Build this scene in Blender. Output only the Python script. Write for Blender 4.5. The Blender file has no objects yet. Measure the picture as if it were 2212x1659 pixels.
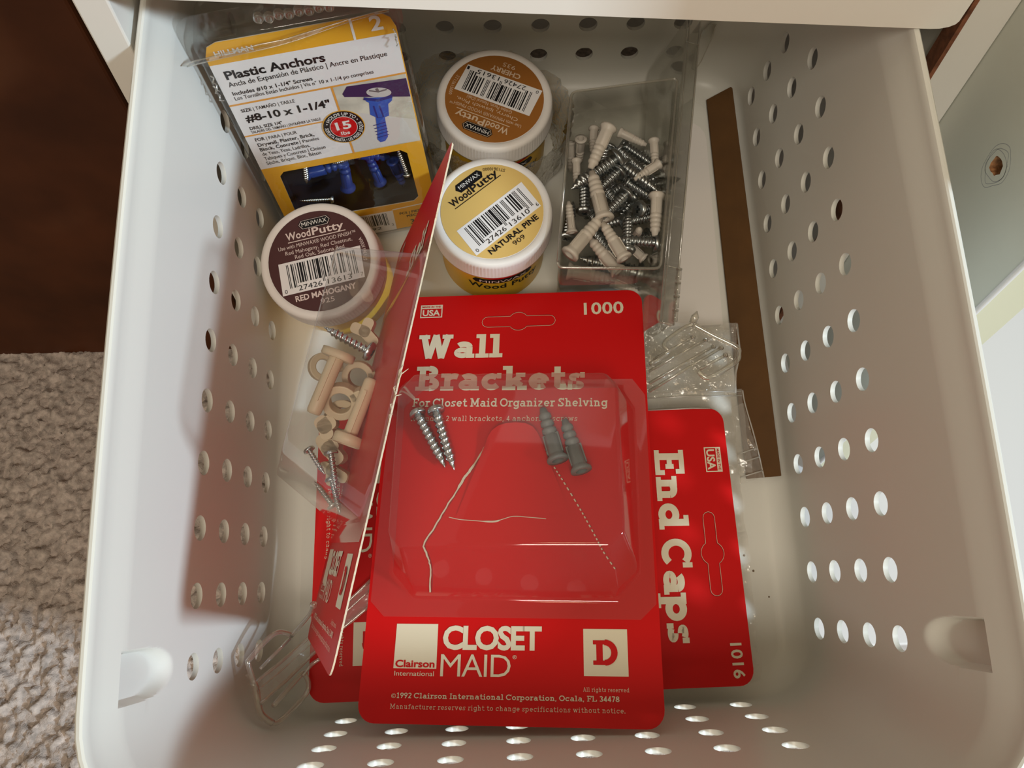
import bpy, bmesh, math, random
from mathutils import Vector, Matrix, noise
from mathutils.geometry import tessellate_polygon
R_ = random.Random(7)
PI = math.pi
U = 0.0254                      # everything below is written in inches
FLOOR = 5.0                     # carpet lies 5 in under the world origin of the measurements
# frame of the basket (it hangs tipped forward in its cabinet): rows of G are the world axes
G = Matrix(((0.99991, -0.0029258, -0.0130224), (0.0, 0.975677, -0.2192123), (0.013347, 0.2191927, 0.97559)))
I3 = Matrix.Identity(3)
scene = bpy.context.scene
COL = scene.collection

# ------------------------------------------------------------------ camera
cam = bpy.data.cameras.new('camera'); co = bpy.data.objects.new('camera', cam); COL.objects.link(co)
cam.sensor_width = 36.0; cam.lens = 1672.11 / 2212 * 36; cam.clip_start = 0.02; cam.clip_end = 50
cr = Vector((0.99925088, -0.03636843, 0.01322801)); cf = Vector((0.0217415, 0.24479749, -0.96933044)).normalized()
cr = (cr - cf * cr.dot(cf)).normalized(); cu = cr.cross(cf)
cr, cu, cf = G @ cr, G @ cu, G @ cf
cl = (G @ Vector((-0.6816239, -4.3932846, 14.61718657)) + Vector((0, 0, FLOOR))) * U
m = Matrix((cr, cu, -cf)).transposed().to_4x4(); m.translation = cl
co.matrix_world = m
scene.camera = co

# ------------------------------------------------------------------ world, lights, exposure
w = bpy.data.worlds.new('world'); scene.world = w; w.use_nodes = True
bg = w.node_tree.nodes['Background']; bg.inputs[0].default_value = (1.0, 0.82, 0.54, 1); bg.inputs[1].default_value = 0.225
def area(name, loc, target, sx, sy, power, color):
    l = bpy.data.lights.new(name, 'AREA'); l.shape = 'RECTANGLE'; l.size = sx * U; l.size_y = sy * U
    l.energy = power; l.color = color
    o = bpy.data.objects.new(name, l); COL.objects.link(o)
    a = (Vector(loc) + Vector((0, 0, FLOOR))) * U; b = (Vector(target) + Vector((0, 0, FLOOR))) * U
    o.location = a; o.rotation_euler = (b - a).to_track_quat('-Z', 'Y').to_euler()
    return o
kd = (G @ Vector((2.5, -.90, 1.66))).normalized(); kp = G @ Vector((-4, 0, 2))
area('window', tuple(kp + kd * 90), tuple(kp), 9, 8, 41.0, (0.70, 0.87, 1.0))
area('ceiling_lamp', (-6, -20, 64), (0, 0, 0), 9, 9, 0.9, (1.0, 0.74, 0.46))
area('front_fill', (-4, -38, 50), (0, 0, 2), 20, 14, 8.5, (1.0, 0.90, 0.76))  # soft frontal fill, added to brighten the drawer front and the clamshell card
vs = scene.view_settings
vs.view_transform = 'Standard'; vs.look = 'None'; vs.gamma = 1.0; vs.use_curve_mapping = False; vs.exposure = 0.0
try:
    scene.cycles.transparent_max_bounces = 32; scene.cycles.max_bounces = 10
    scene.cycles.caustics_reflective = False; scene.cycles.caustics_refractive = False
except Exception: pass

# ------------------------------------------------------------------ materials
def mat(name, col, rough=0.5, metal=0.0, bump=None, spec=0.5, coat=0.0, vary=None, sss=0.0):
    m = bpy.data.materials.new(name); m.use_nodes = True; nt = m.node_tree; b = nt.nodes['Principled BSDF']
    b.inputs['Base Color'].default_value = (*col, 1); b.inputs['Roughness'].default_value = rough
    b.inputs['Metallic'].default_value = metal; b.inputs['Specular IOR Level'].default_value = spec
    b.inputs['Coat Weight'].default_value = coat; b.inputs['Coat Roughness'].default_value = 0.12
    if sss:
        b.inputs['Subsurface Weight'].default_value = sss; b.inputs['Subsurface Radius'].default_value = (1, .8, .6); b.inputs['Subsurface Scale'].default_value = 0.003
    tc = nt.nodes.new('ShaderNodeTexCoord')
    if vary:
        n = nt.nodes.new('ShaderNodeTexNoise'); n.inputs['Scale'].default_value = vary[0]; n.inputs['Detail'].default_value = 5
        nt.links.new(tc.outputs['Object'], n.inputs['Vector'])
        r = nt.nodes.new('ShaderNodeValToRGB'); r.color_ramp.elements[0].position = 0.3; r.color_ramp.elements[1].position = 0.7
        r.color_ramp.elements[0].color = (*[c * (1 - vary[1]) for c in col], 1); r.color_ramp.elements[1].color = (*[min(1, c * (1 + vary[1])) for c in col], 1)
        nt.links.new(n.outputs['Fac'], r.inputs['Fac']); nt.links.new(r.outputs['Color'], b.inputs['Base Color'])
    if bump:
        n = nt.nodes.new('ShaderNodeTexNoise'); n.inputs['Scale'].default_value = bump[0]; n.inputs['Detail'].default_value = 4
        nt.links.new(tc.outputs['Object'], n.inputs['Vector'])
        bp = nt.nodes.new('ShaderNodeBump'); bp.inputs['Strength'].default_value = bump[1]; bp.inputs['Distance'].default_value = bump[2]
        nt.links.new(n.outputs['Fac'], bp.inputs['Height']); nt.links.new(bp.outputs['Normal'], b.inputs['Normal'])
    return m
def film(name, tint=(.95, .95, .95), base=0.05, edge=0.6, power=3.0, rough=0.06, haze=0.0, bump=None):
    """thin clear plastic: see-through, more mirror-like at grazing angles"""
    m = bpy.data.materials.new(name); m.use_nodes = True; nt = m.node_tree; nt.nodes.clear()
    N = nt.nodes.new; L = nt.links.new
    out = N('ShaderNodeOutputMaterial'); mx = N('ShaderNodeMixShader'); tr = N('ShaderNodeBsdfTransparent'); gl = N('ShaderNodeBsdfGlossy')
    tr.inputs[0].default_value = (*tint, 1); gl.inputs['Roughness'].default_value = rough; gl.inputs['Color'].default_value = (1, 1, 1, 1)
    lw = N('ShaderNodeLayerWeight'); lw.inputs['Blend'].default_value = 0.5
    pw = N('ShaderNodeMath'); pw.operation = 'POWER'; pw.inputs[1].default_value = power
    ma = N('ShaderNodeMath'); ma.operation = 'MULTIPLY_ADD'; ma.inputs[1].default_value = edge; ma.inputs[2].default_value = base
    L(lw.outputs['Facing'], pw.inputs[0]); L(pw.outputs[0], ma.inputs[0]); L(ma.outputs[0], mx.inputs[0])
    L(tr.outputs[0], mx.inputs[1]); L(gl.outputs[0], mx.inputs[2])
    last = mx
    if haze:
        df = N('ShaderNodeBsdfDiffuse'); df.inputs[0].default_value = (.85, .83, .78, 1)
        m2 = N('ShaderNodeMixShader'); m2.inputs[0].default_value = haze; L(mx.outputs[0], m2.inputs[1]); L(df.outputs[0], m2.inputs[2]); last = m2
    if bump:
        tc = N('ShaderNodeTexCoord'); n = N('ShaderNodeTexNoise'); n.inputs['Scale'].default_value = bump[0]; n.inputs['Detail'].default_value = 3
        L(tc.outputs['Object'], n.inputs['Vector'])
        bp = N('ShaderNodeBump'); bp.inputs['Strength'].default_value = bump[1]; bp.inputs['Distance'].default_value = bump[2]
        L(n.outputs['Fac'], bp.inputs['Height']); L(bp.outputs['Normal'], gl.inputs['Normal'])
    L(last.outputs[0], out.inputs['Surface'])
    return m
MAT = dict(
    basket=mat('white_polypropylene', (.78, .77, .71), .33, spec=.4, bump=(900, .05, .0002), sss=.0),
    carpet=mat('carpet_yarn', (.50, .42, .375), .95, bump=(1500, .6, .001), vary=(260, .35)),
    white=mat('white_laminate', (.80, .76, .70), .4), front=mat('white_drawer_paint', (.93, .89, .82), .45), whitecool=mat('white_board', (.74, .72, .72), .5),
    grey=mat('grey_green_laminate', (.66, .67, .60), .5, vary=(30, .03)), cream=mat('cream_edge_band', (.70, .68, .50), .5),
    brown=mat('dark_brown_wood', (.070, .020, .006), .5, spec=.2, vary=(22, .3)), chip=mat('chipboard', (.36, .17, .07), .9, vary=(500, .4), bump=(700, .8, .001)),
    chipdark=mat('red_brown_core', (.20, .07, .03), .9, vary=(300, .4)), pencil=mat('pencil', (.36, .37, .37), .9),
    card=mat('red_printed_card', (.66, .005, .006), .40, spec=.22, bump=(1200, .05, .0002)), cardedge=mat('card_paper_edge', (.75, .62, .45), .9),
    cardback=mat('card_back', (.55, .45, .33), .9),
    cream_ink=mat('cream_ink', (.83, .76, .58), .5), red_ink=mat('red_ink', (.62, .008, .010), .5, spec=.2), black=mat('black_ink', (.012, .011, .012), .45, spec=.2),
    white_ink=mat('white_ink', (.86, .84, .80), .5), orange=mat('orange_ink', (.83, .42, .03), .45, spec=.2), orange_line=mat('orange_line_ink', (.80, .36, .06), .5),
    paperwhite=mat('white_paper', (.86, .84, .84), .5), darkred=mat('dark_crease', (.30, .01, .01), .8),
    lid=mat('white_lid_plastic', (.86, .82, .78), .42, bump=(200, .04, .0003)), jaryellow=mat('yellow_jar_label', (.86, .50, .02), .35),
    jarbody=mat('jar_plastic', (.80, .62, .20), .4),
    pine=mat('pine_label', (.74, .50, .16), .5, spec=.2), cherry=mat('cherry_label', (.36, .14, .028), .5, spec=.2), mahog=mat('mahogany_label', (.085, .032, .032), .5, spec=.2),
    tan_ink=mat('tan_ink', (.74, .56, .40), .5), pink_ink=mat('pale_pink_ink', (.80, .66, .62), .5),
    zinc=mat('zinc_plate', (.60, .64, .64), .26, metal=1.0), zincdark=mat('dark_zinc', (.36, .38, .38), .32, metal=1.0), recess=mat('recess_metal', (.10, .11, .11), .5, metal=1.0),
    anchorw=mat('white_nylon', (.66, .60, .52), .45), greypl=mat('grey_nylon', (.20, .20, .19), .5), bluepl=mat('blue_nylon', (.010, .040, .22), .4),
    beige=mat('beige_plastic', (.76, .62, .42), .45), kraft=mat('kraft_board', (.115, .050, .010), .8, vary=(60, .12), bump=(800, .1, .0003)),
    navy=mat('photo_navy', (.035, .02, .09), .5), photo1=mat('photo_wall', (.62, .60, .50), .6, vary=(120, .2)), photo2=mat('photo_wall_shade', (.68, .66, .62), .6),
    photoblue=mat('photo_blue', (.02, .11, .50), .5), photoblue2=mat('photo_blue_dark', (.01, .035, .22), .5), silver=mat('photo_silver', (.60, .58, .56), .4), grey_ink=mat('photo_grey', (.16, .15, .15), .5),
    tray=mat('cavity_shade', (.012, .012, .02), .5), dirt=mat('dirt', (.20, .14, .09), .9),
    blister=film('clear_blister', (.94, .94, .94), .05, .6, 3.0, .06, haze=.02), case=film('clear_styrene', (.90, .90, .88), .05, .75, 2.2, .05),
    hook=film('clear_acrylic', (.93, .92, .86), .16, .8, 1.5, .12, haze=.07), clam=film('clear_clamshell', (.93, .93, .92), .05, .6, 2.5, .07, bump=(60, .5, .002)),
    zip=film('polythene_bag', (.93, .92, .90), .08, .5, 2.0, .16, haze=.16, bump=(110, .6, .002)), wrap=film('crinkled_film', (.94, .94, .92), .16, .7, 1.6, .12, haze=.06, bump=(160, .9, .004)),
    zipline=film('zip_seal', (.85, .84, .82), .20, .5, 2.0, .2, haze=.35),
)

# ------------------------------------------------------------------ mesh helpers
class Mesh:
    def __init__(s): s.v = []; s.f = []; s.m = []; s.s = []; s.mats = []
    def mi(s, name):
        name = INK.get(name, name)
        if name not in s.mats: s.mats.append(name)
        return s.mats.index(name)
    def add(s, vs, fs, m, smooth=False):
        k = len(s.v); i = s.mi(m); s.v += [tuple(v) for v in vs]
        for f in fs: s.f.append([a + k for a in f]); s.m.append(i); s.s.append(smooth)
        return s
    def data(s, name, base=Vector((0, 0, 0)), merge=0):
        me = bpy.data.meshes.new(name); b = Vector(base)
        me.from_pydata([((v[0] - b.x) * U, (v[1] - b.y) * U, (v[2] - b.z) * U) for v in s.v], [], s.f)
        for n in s.mats: me.materials.append(MAT[n])
        me.polygons.foreach_set('material_index', s.m); me.polygons.foreach_set('use_smooth', s.s)
        if merge:
            bm = bmesh.new(); bm.from_mesh(me); bmesh.ops.remove_doubles(bm, verts=bm.verts, dist=merge * U); bm.to_mesh(me); bm.free()
        me.update(); return me
class Thing:
    def __init__(s, name, label, cat, base=(0, 0, 0), group=None, R=None, kind=None, mesh=None):
        s.base = Vector(base); R = G if R is None else R
        me = None
        if mesh is not None: me = mesh.data(name, s.base)
        o = bpy.data.objects.new(name, me); COL.objects.link(o); s.o = o
        M = R.to_4x4(); M.translation = (R @ s.base + Vector((0, 0, FLOOR))) * U; o.matrix_world = M
        if label: o['label'] = label
        if cat: o['category'] = cat
        if group: o['group'] = group
        if kind: o['kind'] = kind
    def part(s, name, mesh, parent=None, label=None, merge=0):
        o = bpy.data.objects.new(name, mesh.data(name, s.base, merge)); COL.objects.link(o); o.parent = parent or s.o
        if label: o['label'] = label
        return o
def box(M, a, b, m, f=None):
    x0, y0, z0 = a; x1, y1, z1 = b
    vs = [(x, y, z) for z in (z0, z1) for y in (y0, y1) for x in (x0, x1)]
    if f: vs = [f(*v) for v in vs]
    M.add(vs, [(0, 2, 3, 1), (4, 5, 7, 6), (0, 1, 5, 4), (2, 6, 7, 3), (0, 4, 6, 2), (1, 3, 7, 5)], m)
def bevel(o, wd, seg=2, ang=30):
    b = o.modifiers.new('bevel', 'BEVEL'); b.width = wd * U; b.segments = seg; b.limit_method = 'ANGLE'; b.angle_limit = math.radians(ang); b.harden_normals = False
def prism(M, poly, h0, h1, F, m, side=None, back=None, holes=()):
    """flat piece with an outline and real thickness in frame F"""
    loops = [list(poly)] + [list(h) for h in holes]; flat = [p for l in loops for p in l]
    tri = tessellate_polygon([[Vector((p[0], p[1], 0)) for p in l] for l in loops])
    n = len(flat); top = [F.p(p[0], p[1], h1) for p in flat]; bot = [F.p(p[0], p[1], h0) for p in flat]
    tf = []
    for t in tri:
        a, b, c = [flat[i] for i in t]
        ccw = (b[0] - a[0]) * (c[1] - a[1]) - (b[1] - a[1]) * (c[0] - a[0]) > 0
        tf.append(tuple(t) if ccw else tuple(reversed(t)))
    M.add(top, tf, m)
    if h1 - h0 < 1e-6: return
    M.add(bot, [tuple(reversed(t)) for t in tf], back or m)
    k = 0
    for l in loops:
        c = len(l); area2 = sum(l[i][0] * l[(i + 1) % c][1] - l[(i + 1) % c][0] * l[i][1] for i in range(c))
        fs = [(i, (i + 1) % c, c + (i + 1) % c, c + i) for i in range(c)]
        if (area2 < 0) != (l is not loops[0]): fs = [tuple(reversed(f)) for f in fs]
        M.add(bot[k:k + c] + top[k:k + c], fs, side or m); k += c
class Fr:
    def __init__(s, o, u, v, n=None):
        s.o = Vector(o); s.u = Vector(u).normalized(); v = Vector(v); s.v = (v - s.u * v.dot(s.u)).normalized(); s.n = s.u.cross(s.v)
    def p(s, x, y, h=0): return s.o + s.u * x + s.v * y + s.n * h
def rrect(x0, y0, x1, y1, r, seg=6):
    P = []
    for cx, cy, a in ((x1 - r, y0 + r, -90), (x1 - r, y1 - r, 0), (x0 + r, y1 - r, 90), (x0 + r, y0 + r, 180)):
        for i in range(seg + 1):
            t = math.radians(a + 90 * i / seg); P.append((cx + r * math.cos(t), cy + r * math.sin(t)))
    return P
def circ(cx, cy, r, n=40, a0=0): return [(cx + r * math.cos(a0 + 2 * PI * i / n), cy + r * math.sin(a0 + 2 * PI * i / n)) for i in range(n)]
def smoothpath(pts, k=4):
    P = [Vector(p) for p in pts]; out = []
    for i in range(len(P) - 1):
        a = P[max(0, i - 1)]; b = P[i]; c = P[i + 1]; d = P[min(len(P) - 1, i + 2)]
        for j in range(k):
            t = j / k; out.append(0.5 * ((2 * b) + (c - a) * t + (2 * a - 5 * b + 4 * c - d) * t * t + (3 * b - a - 3 * c + d) * t ** 3))
    out.append(P[-1]); return out
def tube(M, pts, r, m, n=8, flat=1.0, cap=True):
    P = [Vector(p) for p in pts]; rings = []; up = Vector((0, 0, 1))
    for i, p in enumerate(P):
        t = (P[min(i + 1, len(P) - 1)] - P[max(i - 1, 0)]).normalized()
        a = t.cross(up); a = a.normalized() if a.length > 1e-4 else Vector((1, 0, 0)); b = a.cross(t)
        rr = r[i] if isinstance(r, (list, tuple)) else r
        rings.append([p + a * rr * math.cos(2 * PI * j / n) + b * rr * flat * math.sin(2 * PI * j / n) for j in range(n)])
    vs = [v for q in rings for v in q]; fs = []
    for i in range(len(P) - 1):
        for j in range(n): fs.append((i * n + j, i * n + (j + 1) % n, (i + 1) * n + (j + 1) % n, (i + 1) * n + j))
    if cap: fs.append(tuple(range(n))[::-1]); fs.append(tuple((len(P) - 1) * n + j for j in range(n)))
    M.add(vs, fs, m, True)
def lathe(M, prof, m, n=32, F=None, rf=None, smooth=True, cap0=True, cap1=True):
    """prof: (r, z) pairs; F frame with z along n"""
    F = F or Fr((0, 0, 0), (1, 0, 0), (0, 1, 0)); vs = []; k = len(prof)
    for (r, z) in prof:
        for j in range(n):
            a = 2 * PI * j / n; q = rf(r, z, a) if rf else r
            vs.append(F.p(q * math.cos(a), q * math.sin(a), z))
    fs = [(i * n + j, i * n + (j + 1) % n, (i + 1) * n + (j + 1) % n, (i + 1) * n + j) for i in range(k - 1) for j in range(n)]
    M.add(vs, fs, m, smooth)
    if cap0: M.add(vs[:n], [tuple(range(n))[::-1]], m)
    if cap1: M.add(vs[-n:], [tuple(range(n))], m)
def ribbon(M, pts, wd, h, F, m):
    P = [Vector((p[0], p[1])) for p in pts]; vs = []
    for i, p in enumerate(P):
        t = (P[min(i + 1, len(P) - 1)] - P[max(i - 1, 0)]).normalized(); nn = Vector((-t.y, t.x))
        q = wd[i] if isinstance(wd, (list, tuple)) else wd
        vs += [F.p(*(p + nn * q / 2), h), F.p(*(p - nn * q / 2), h)]
    M.add(vs, [(2 * i, 2 * i + 1, 2 * i + 3, 2 * i + 2) for i in range(len(P) - 1)], m)

# ------------------------------------------------------------------ lettering
_cache = {}
def sans(s, off=0.0, sp=1.0):
    key = (s, off, sp)
    if key in _cache: return _cache[key]
    c = bpy.data.curves.new('t', 'FONT'); c.body = s; c.size = 1.0; c.offset = off; c.space_character = sp; c.fill_mode = 'FRONT'; c.resolution_u = 3
    o = bpy.data.objects.new('t', c); COL.objects.link(o)
    dg = bpy.context.evaluated_depsgraph_get(); me = bpy.data.meshes.new_from_object(o.evaluated_get(dg))
    vs = [(v.co.x, v.co.y) for v in me.vertices]; fs = [tuple(p.vertices) for p in me.polygons]
    COL.objects.unlink(o); bpy.data.objects.remove(o); bpy.data.curves.remove(c); bpy.data.meshes.remove(me)
    _cache[key] = (vs, fs); return vs, fs
def strokes(c, t, ts):
    """slab-serif letters drawn as strokes: cap height 1, x-height .7"""
    h = t / 2; X = .70; S = []
    def L(*p, w=t): S.append((list(p), w))
    def bar(x0, x1, y): S.append(([(x0, y), (x1, y)], ts))
    def sb(x, k=1.0): bar(x - h - .13 * k, x + h + .13 * k, ts / 2)
    def stt(x, y, k=1.0): bar(x - h - .13 * k, x + h + .13 * k, y - ts / 2)
    def sl(x, y): bar(x - h - .13, x + h, y - ts / 2)
    def A(cx, cy, rx, ry, a0, a1, w=t, n=14): S.append(([(cx + rx * math.cos(math.radians(a0 + (a1 - a0) * i / n)), cy + ry * math.sin(math.radians(a0 + (a1 - a0) * i / n))) for i in range(n + 1)], w))
    rx = .27; ry = X / 2 - h; cy = X / 2
    if c == ' ': return S, .36
    if c in 'oO': 
        if c == 'o': A(.13 + rx, cy, rx, ry, 0, 360, n=24); return S, .26 + 2 * rx
        A(.5, .5, .5 - h, .5 - h, 0, 360, n=28); return S, 1.0
    if c in 'bpdqgac':
        cx = .42
        if c == 'c': A(cx, cy, rx, ry, 48, 325); L((cx + rx, X), (cx + rx, X - .22), w=ts); return S, .80
        if c == 'a':
            A(.36, .22, .22, .22 - h + .02, 0, 360, w=t * .85, n=20); A(.40, X - .24, .22, .24 - h, 150, 0); L((.62, X - .24), (.62, 0)); bar(.62 - h, .82, ts / 2); return S, .84
        A(cx, cy, rx, ry, 0, 360, n=24); sx = cx + rx if c in 'dqg' else cx - rx
        if c == 'b': L((sx, 0), (sx, 1)); sl(sx, 1)
        if c == 'd': L((sx, 0), (sx, 1)); sl(sx, 1); bar(sx, sx + h + .12, ts / 2)
        if c == 'p': L((sx, -.3), (sx, X)); sl(sx, X); sb(sx) if 0 else S.append(([(sx - h - .12, -.3 + ts / 2), (sx + h + .12, -.3 + ts / 2)], ts))
        if c == 'q': L((sx, -.3), (sx, X))
        if c == 'g': L((sx, -.05), (sx, X)); bar(sx, sx + .15, X - ts / 2); A(cx, -.05, rx, .25 - h, 0, -160)
        return S, .84
    if c == 'e': A(.42, cy, rx, ry, 0, 318); L((.15 + h, cy), (.42 + rx, cy), w=ts); return S, .80
    if c == 's':
        A(.33, X * .73, .17, X * .27 - h, 40, 270, w=t * .85); A(.33, X * .27, .19, X * .27 - h, 90, -140, w=t * .85); L((.56, X), (.56, X - .22), w=ts); L((.10, 0), (.10, .22), w=ts); return S, .68
    if c == 'l': L((.25, 0), (.25, 1)); sl(.25, 1); sb(.25); return S, .50
    if c == 'i': L((.25, 0), (.25, X)); sl(.25, X); sb(.25); L((.25, .82), (.25, .98)); return S, .50
    if c == 't': L((.28, ry * .6), (.28, .95)); A(.28 + .2, .22, .2, .22 - h, 180, 320); bar(.06, .56, X - ts / 2); return S, .62
    if c == 'f': L((.28, 0), (.28, .75)); A(.48, .75, .2, .25 - h, 180, 50); bar(.06, .56, X - ts / 2); sb(.28); return S, .60
    if c == 'r': L((.25, 0), (.25, X)); sl(.25, X); sb(.25); A(.25 + .26, X - .28, .26, .28 - h, 170, 60); return S, .62
    if c in 'nhmu':
        if c == 'u': L((.25, X), (.25, .25)); A(.45, .25, .2, .25 - h, 180, 360); L((.65, 0), (.65, X)); sl(.25, X); sl(.65, X); bar(.65, .87, ts / 2); return S, .90
        L((.25, 0), (.25, 1 if c == 'h' else X)); sl(.25, 1 if c == 'h' else X); sb(.25, .8); A(.45, X - .25, .2, .25 - h, 180, 0); L((.65, X - .25), (.65, 0)); sb(.65, .8)
        if c == 'm': A(.85, X - .25, .2, .25 - h, 180, 0); L((1.05, X - .25), (1.05, 0)); sb(1.05, .8); return S, 1.30
        return S, .90
    if c == 'k': L((.25, 0), (.25, 1)); sl(.25, 1); sb(.25); L((.25, .25), (.66, X - ts)); L((.42, .38), (.72, ts)); bar(.5, .85, X - ts / 2); bar(.56, .92, ts / 2); return S, .92
    if c == 'v': L((.16, X), (.42, h * .6)); L((.42, h * .6), (.68, X)); bar(.02, .34, X - ts / 2); bar(.5, .82, X - ts / 2); return S, .84
    if c == 'w': L((.16, X), (.36, h * .6)); L((.36, h * .6), (.56, X)); L((.56, X), (.76, h * .6)); L((.76, h * .6), (.96, X)); bar(.02, .32, X - ts / 2); bar(.8, 1.1, X - ts / 2); return S, 1.12
    if c == 'y': L((.16, X), (.42, 0)); L((.68, X), (.32, -.3)); return S, .84
    if c == 'z': bar(.1, .62, X - ts / 2); bar(.1, .64, ts / 2); L((.58, X - ts), (.14, ts), w=t * .9); return S, .74
    if c == 'W': L((.18, 1), (.42, 0)); L((.42, 0), (.66, 1)); L((.66, 1), (.90, 0)); L((.90, 0), (1.14, 1)); bar(.0, .42, 1 - ts / 2); bar(.9, 1.32, 1 - ts / 2); return S, 1.32
    if c == 'A': L((.12, 0), (.46, 1)); L((.46, 1), (.80, 0)); bar(.26, .66, .34); bar(.0, .30, ts / 2); bar(.62, .92, ts / 2); return S, .92
    if c == 'M': L((.22, 0), (.22, 1)); L((.98, 0), (.98, 1)); L((.22, 1), (.60, .2)); L((.60, .2), (.98, 1)); sb(.22); sb(.98); sl(.22, 1); bar(.98, 1.2, 1 - ts / 2); return S, 1.22
    if c in 'BDEFILPR':
        x = .25; L((x, 0), (x, 1)); bar(x - h - .12, x + h, 1 - ts / 2); bar(x - h - .12, x + h, ts / 2)
        if c == 'I': bar(x, x + h + .12, 1 - ts / 2); bar(x, x + h + .12, ts / 2); return S, .5
        if c == 'L': bar(x, .82, ts / 2); L((.80, 0), (.80, .32), w=ts); return S, .88
        if c in 'EF':
            bar(x, .80, 1 - ts / 2); L((.78, 1), (.78, .70), w=ts); bar(x, .60, .5); L((.60, .36), (.60, .64), w=ts)
            if c == 'E': bar(x, .84, ts / 2); L((.82, 0), (.82, .32), w=ts); return S, .92
            bar(x, x + h + .12, ts / 2); return S, .84
        if c == 'D': bar(x, .46, 1 - ts / 2); bar(x, .46, ts / 2); A(.44, .5, .42 - h + .05, .5 - ts / 2, 90, -90); return S, .98
        if c == 'B':
            bar(x, .52, 1 - ts / 2); bar(x, .54, ts / 2); bar(x, .52, .52); A(.50, .76, .22, .24 - ts / 2, 90, -90); A(.54, .26, .25, .26 - ts / 2, 90, -90); return S, .94
    if c == 'C': A(.5, .5, .5 - h, .5 - h, 45, 318, n=24); L((.88, 1), (.88, .68), w=ts); return S, 1.0
    if c == 'S': A(.40, .75, .24, .25 - h, 30, 270); A(.40, .25, .26, .25 - h + .01, 90, -150); L((.72, 1), (.72, .70), w=ts); L((.08, 0), (.08, .30), w=ts); return S, .84
    if c == 'O': A(.5, .5, .5 - h, .5 - h, 0, 360); return S, 1.0
    D = {'0': [('A', .33, .5, .25, .5 - h, 0, 360)], '1': [('L', (.35, 0), (.35, 1)), ('L', (.35, 1 - h), (.14, .8)), ('L', (.14, ts / 2), (.56, ts / 2))],
         '2': [('A', .33, .72, .23, .28 - h, 160, -40), ('L', (.50, .56), (.14, h)), ('L', (.08, h), (.60, h))],
         '3': [('A', .32, .74, .22, .26 - h, 150, -90), ('A', .32, .27, .25, .27 - h, 90, -150)],
         '4': [('L', (.46, 0), (.46, 1)), ('L', (.46, 1 - h), (.10, .28)), ('L', (.06, .28), (.64, .28))],
         '6': [('A', .33, .30, .24, .30 - h, 0, 360), ('L', (.12, .36), (.42, 1))],
         '7': [('L', (.08, 1 - h), (.58, 1 - h)), ('L', (.55, 1 - h), (.24, 0))],
         '8': [('A', .33, .74, .21, .26 - h, 0, 360), ('A', .33, .27, .25, .27 - h, 0, 360)],
         '9': [('A', .33, .70, .24, .30 - h, 0, 360), ('L', (.54, .64), (.24, 0))]}
    if c in D:
        for q in D[c]:
            if q[0] == 'L': L(q[1], q[2])
            else: A(*q[1:], n=20)
        return S, .68
    if c == '©': A(.4, .4, .38, .38, 0, 360, w=t * .45); A(.4, .4, .18, .18, 45, 315, w=t * .45); return S, .86
    if c == '.': L((.15, 0), (.15, .17), w=.17); return S, .3
    if c == ',': L((.16, .15), (.10, -.14), w=.13); return S, .3
    if c == ':': L((.15, 0), (.15, .16), w=.16); L((.15, .45), (.15, .61), w=.16); return S, .3
    return S, .5
def slab(s, t, ts):
    vs = []; fs = []; x = 0
    for ch in s:
        S, adv = strokes(ch, t, ts)
        for si, (pts, wd) in enumerate(S):
            k = len(vs); P = [Vector(p) for p in pts]; n = len(P); closed = n > 3 and (P[0] - P[-1]).length < 1e-4
            for i, p in enumerate(P):
                a = P[i - 1] if i > 0 else (P[-2] if closed else P[0]); b = P[i + 1] if i < n - 1 else (P[1] if closed else P[-1])
                d = (b - a).normalized(); q = Vector((-d.y, d.x)) * wd / 2
                vs.append((p.x + q.x + x, p.y + q.y, si * .0012)); vs.append((p.x - q.x + x, p.y - q.y, si * .0012))
            for i in range(n - 1): fs.append((k + 2 * i, k + 2 * i + 1, k + 2 * i + 3, k + 2 * i + 2))
        x += adv + (.02 if t > .15 else .06)
    return vs, fs
INK = dict(c='cream_ink', r='red_ink', k='black', w='white_ink', t='tan_ink', p='pink_ink')
def glyphs(s, style):
    if style == 'slab': return slab(s, .235, .17), 1.0
    if style == 'slabm': return slab(s, .17, .13), 1.0
    if style == 'slabl': return slab(s, .10, .08), 1.0
    off, sp = dict(s=(0.0, 1.0), sb=(.020, 1.04), sx=(.028, 1.0), sl=(-.004, .92), sc=(.004, 1.0), sxt=(.034, .90))[style]
    return sans(s, off, sp), .73
def write(M, F, s, style, ink, p0, p1, ptop, h=.012, warp=None):
    """letters between baseline points p0, p1 (frame coordinates), capitals as tall as ptop is above p0"""
    (vs, fs), cap = glyphs(s, style)
    if not vs: return
    x0 = min(v[0] for v in vs); x1 = max(v[0] for v in vs)
    a = Vector(p0); b = Vector(p1); e = b - a; ex = e.normalized(); ey = Vector((-ex.y, ex.x)); H = abs((Vector(ptop) - a).dot(ey)); k = e.length / (x1 - x0)
    out = []
    for v in vs:
        q = a + ex * ((v[0] - x0) * k) + ey * (v[1] / cap * H)
        hz = h + (v[2] if len(v) > 2 else 0); out.append(warp(q.x, q.y, hz) if warp else F.p(q.x, q.y, hz))
    M.add(out, fs, INK.get(ink, ink))
def poly(M, F, pts, h, m, holes=()): prism(M, pts, h, h, F, m, holes=holes)
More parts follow.
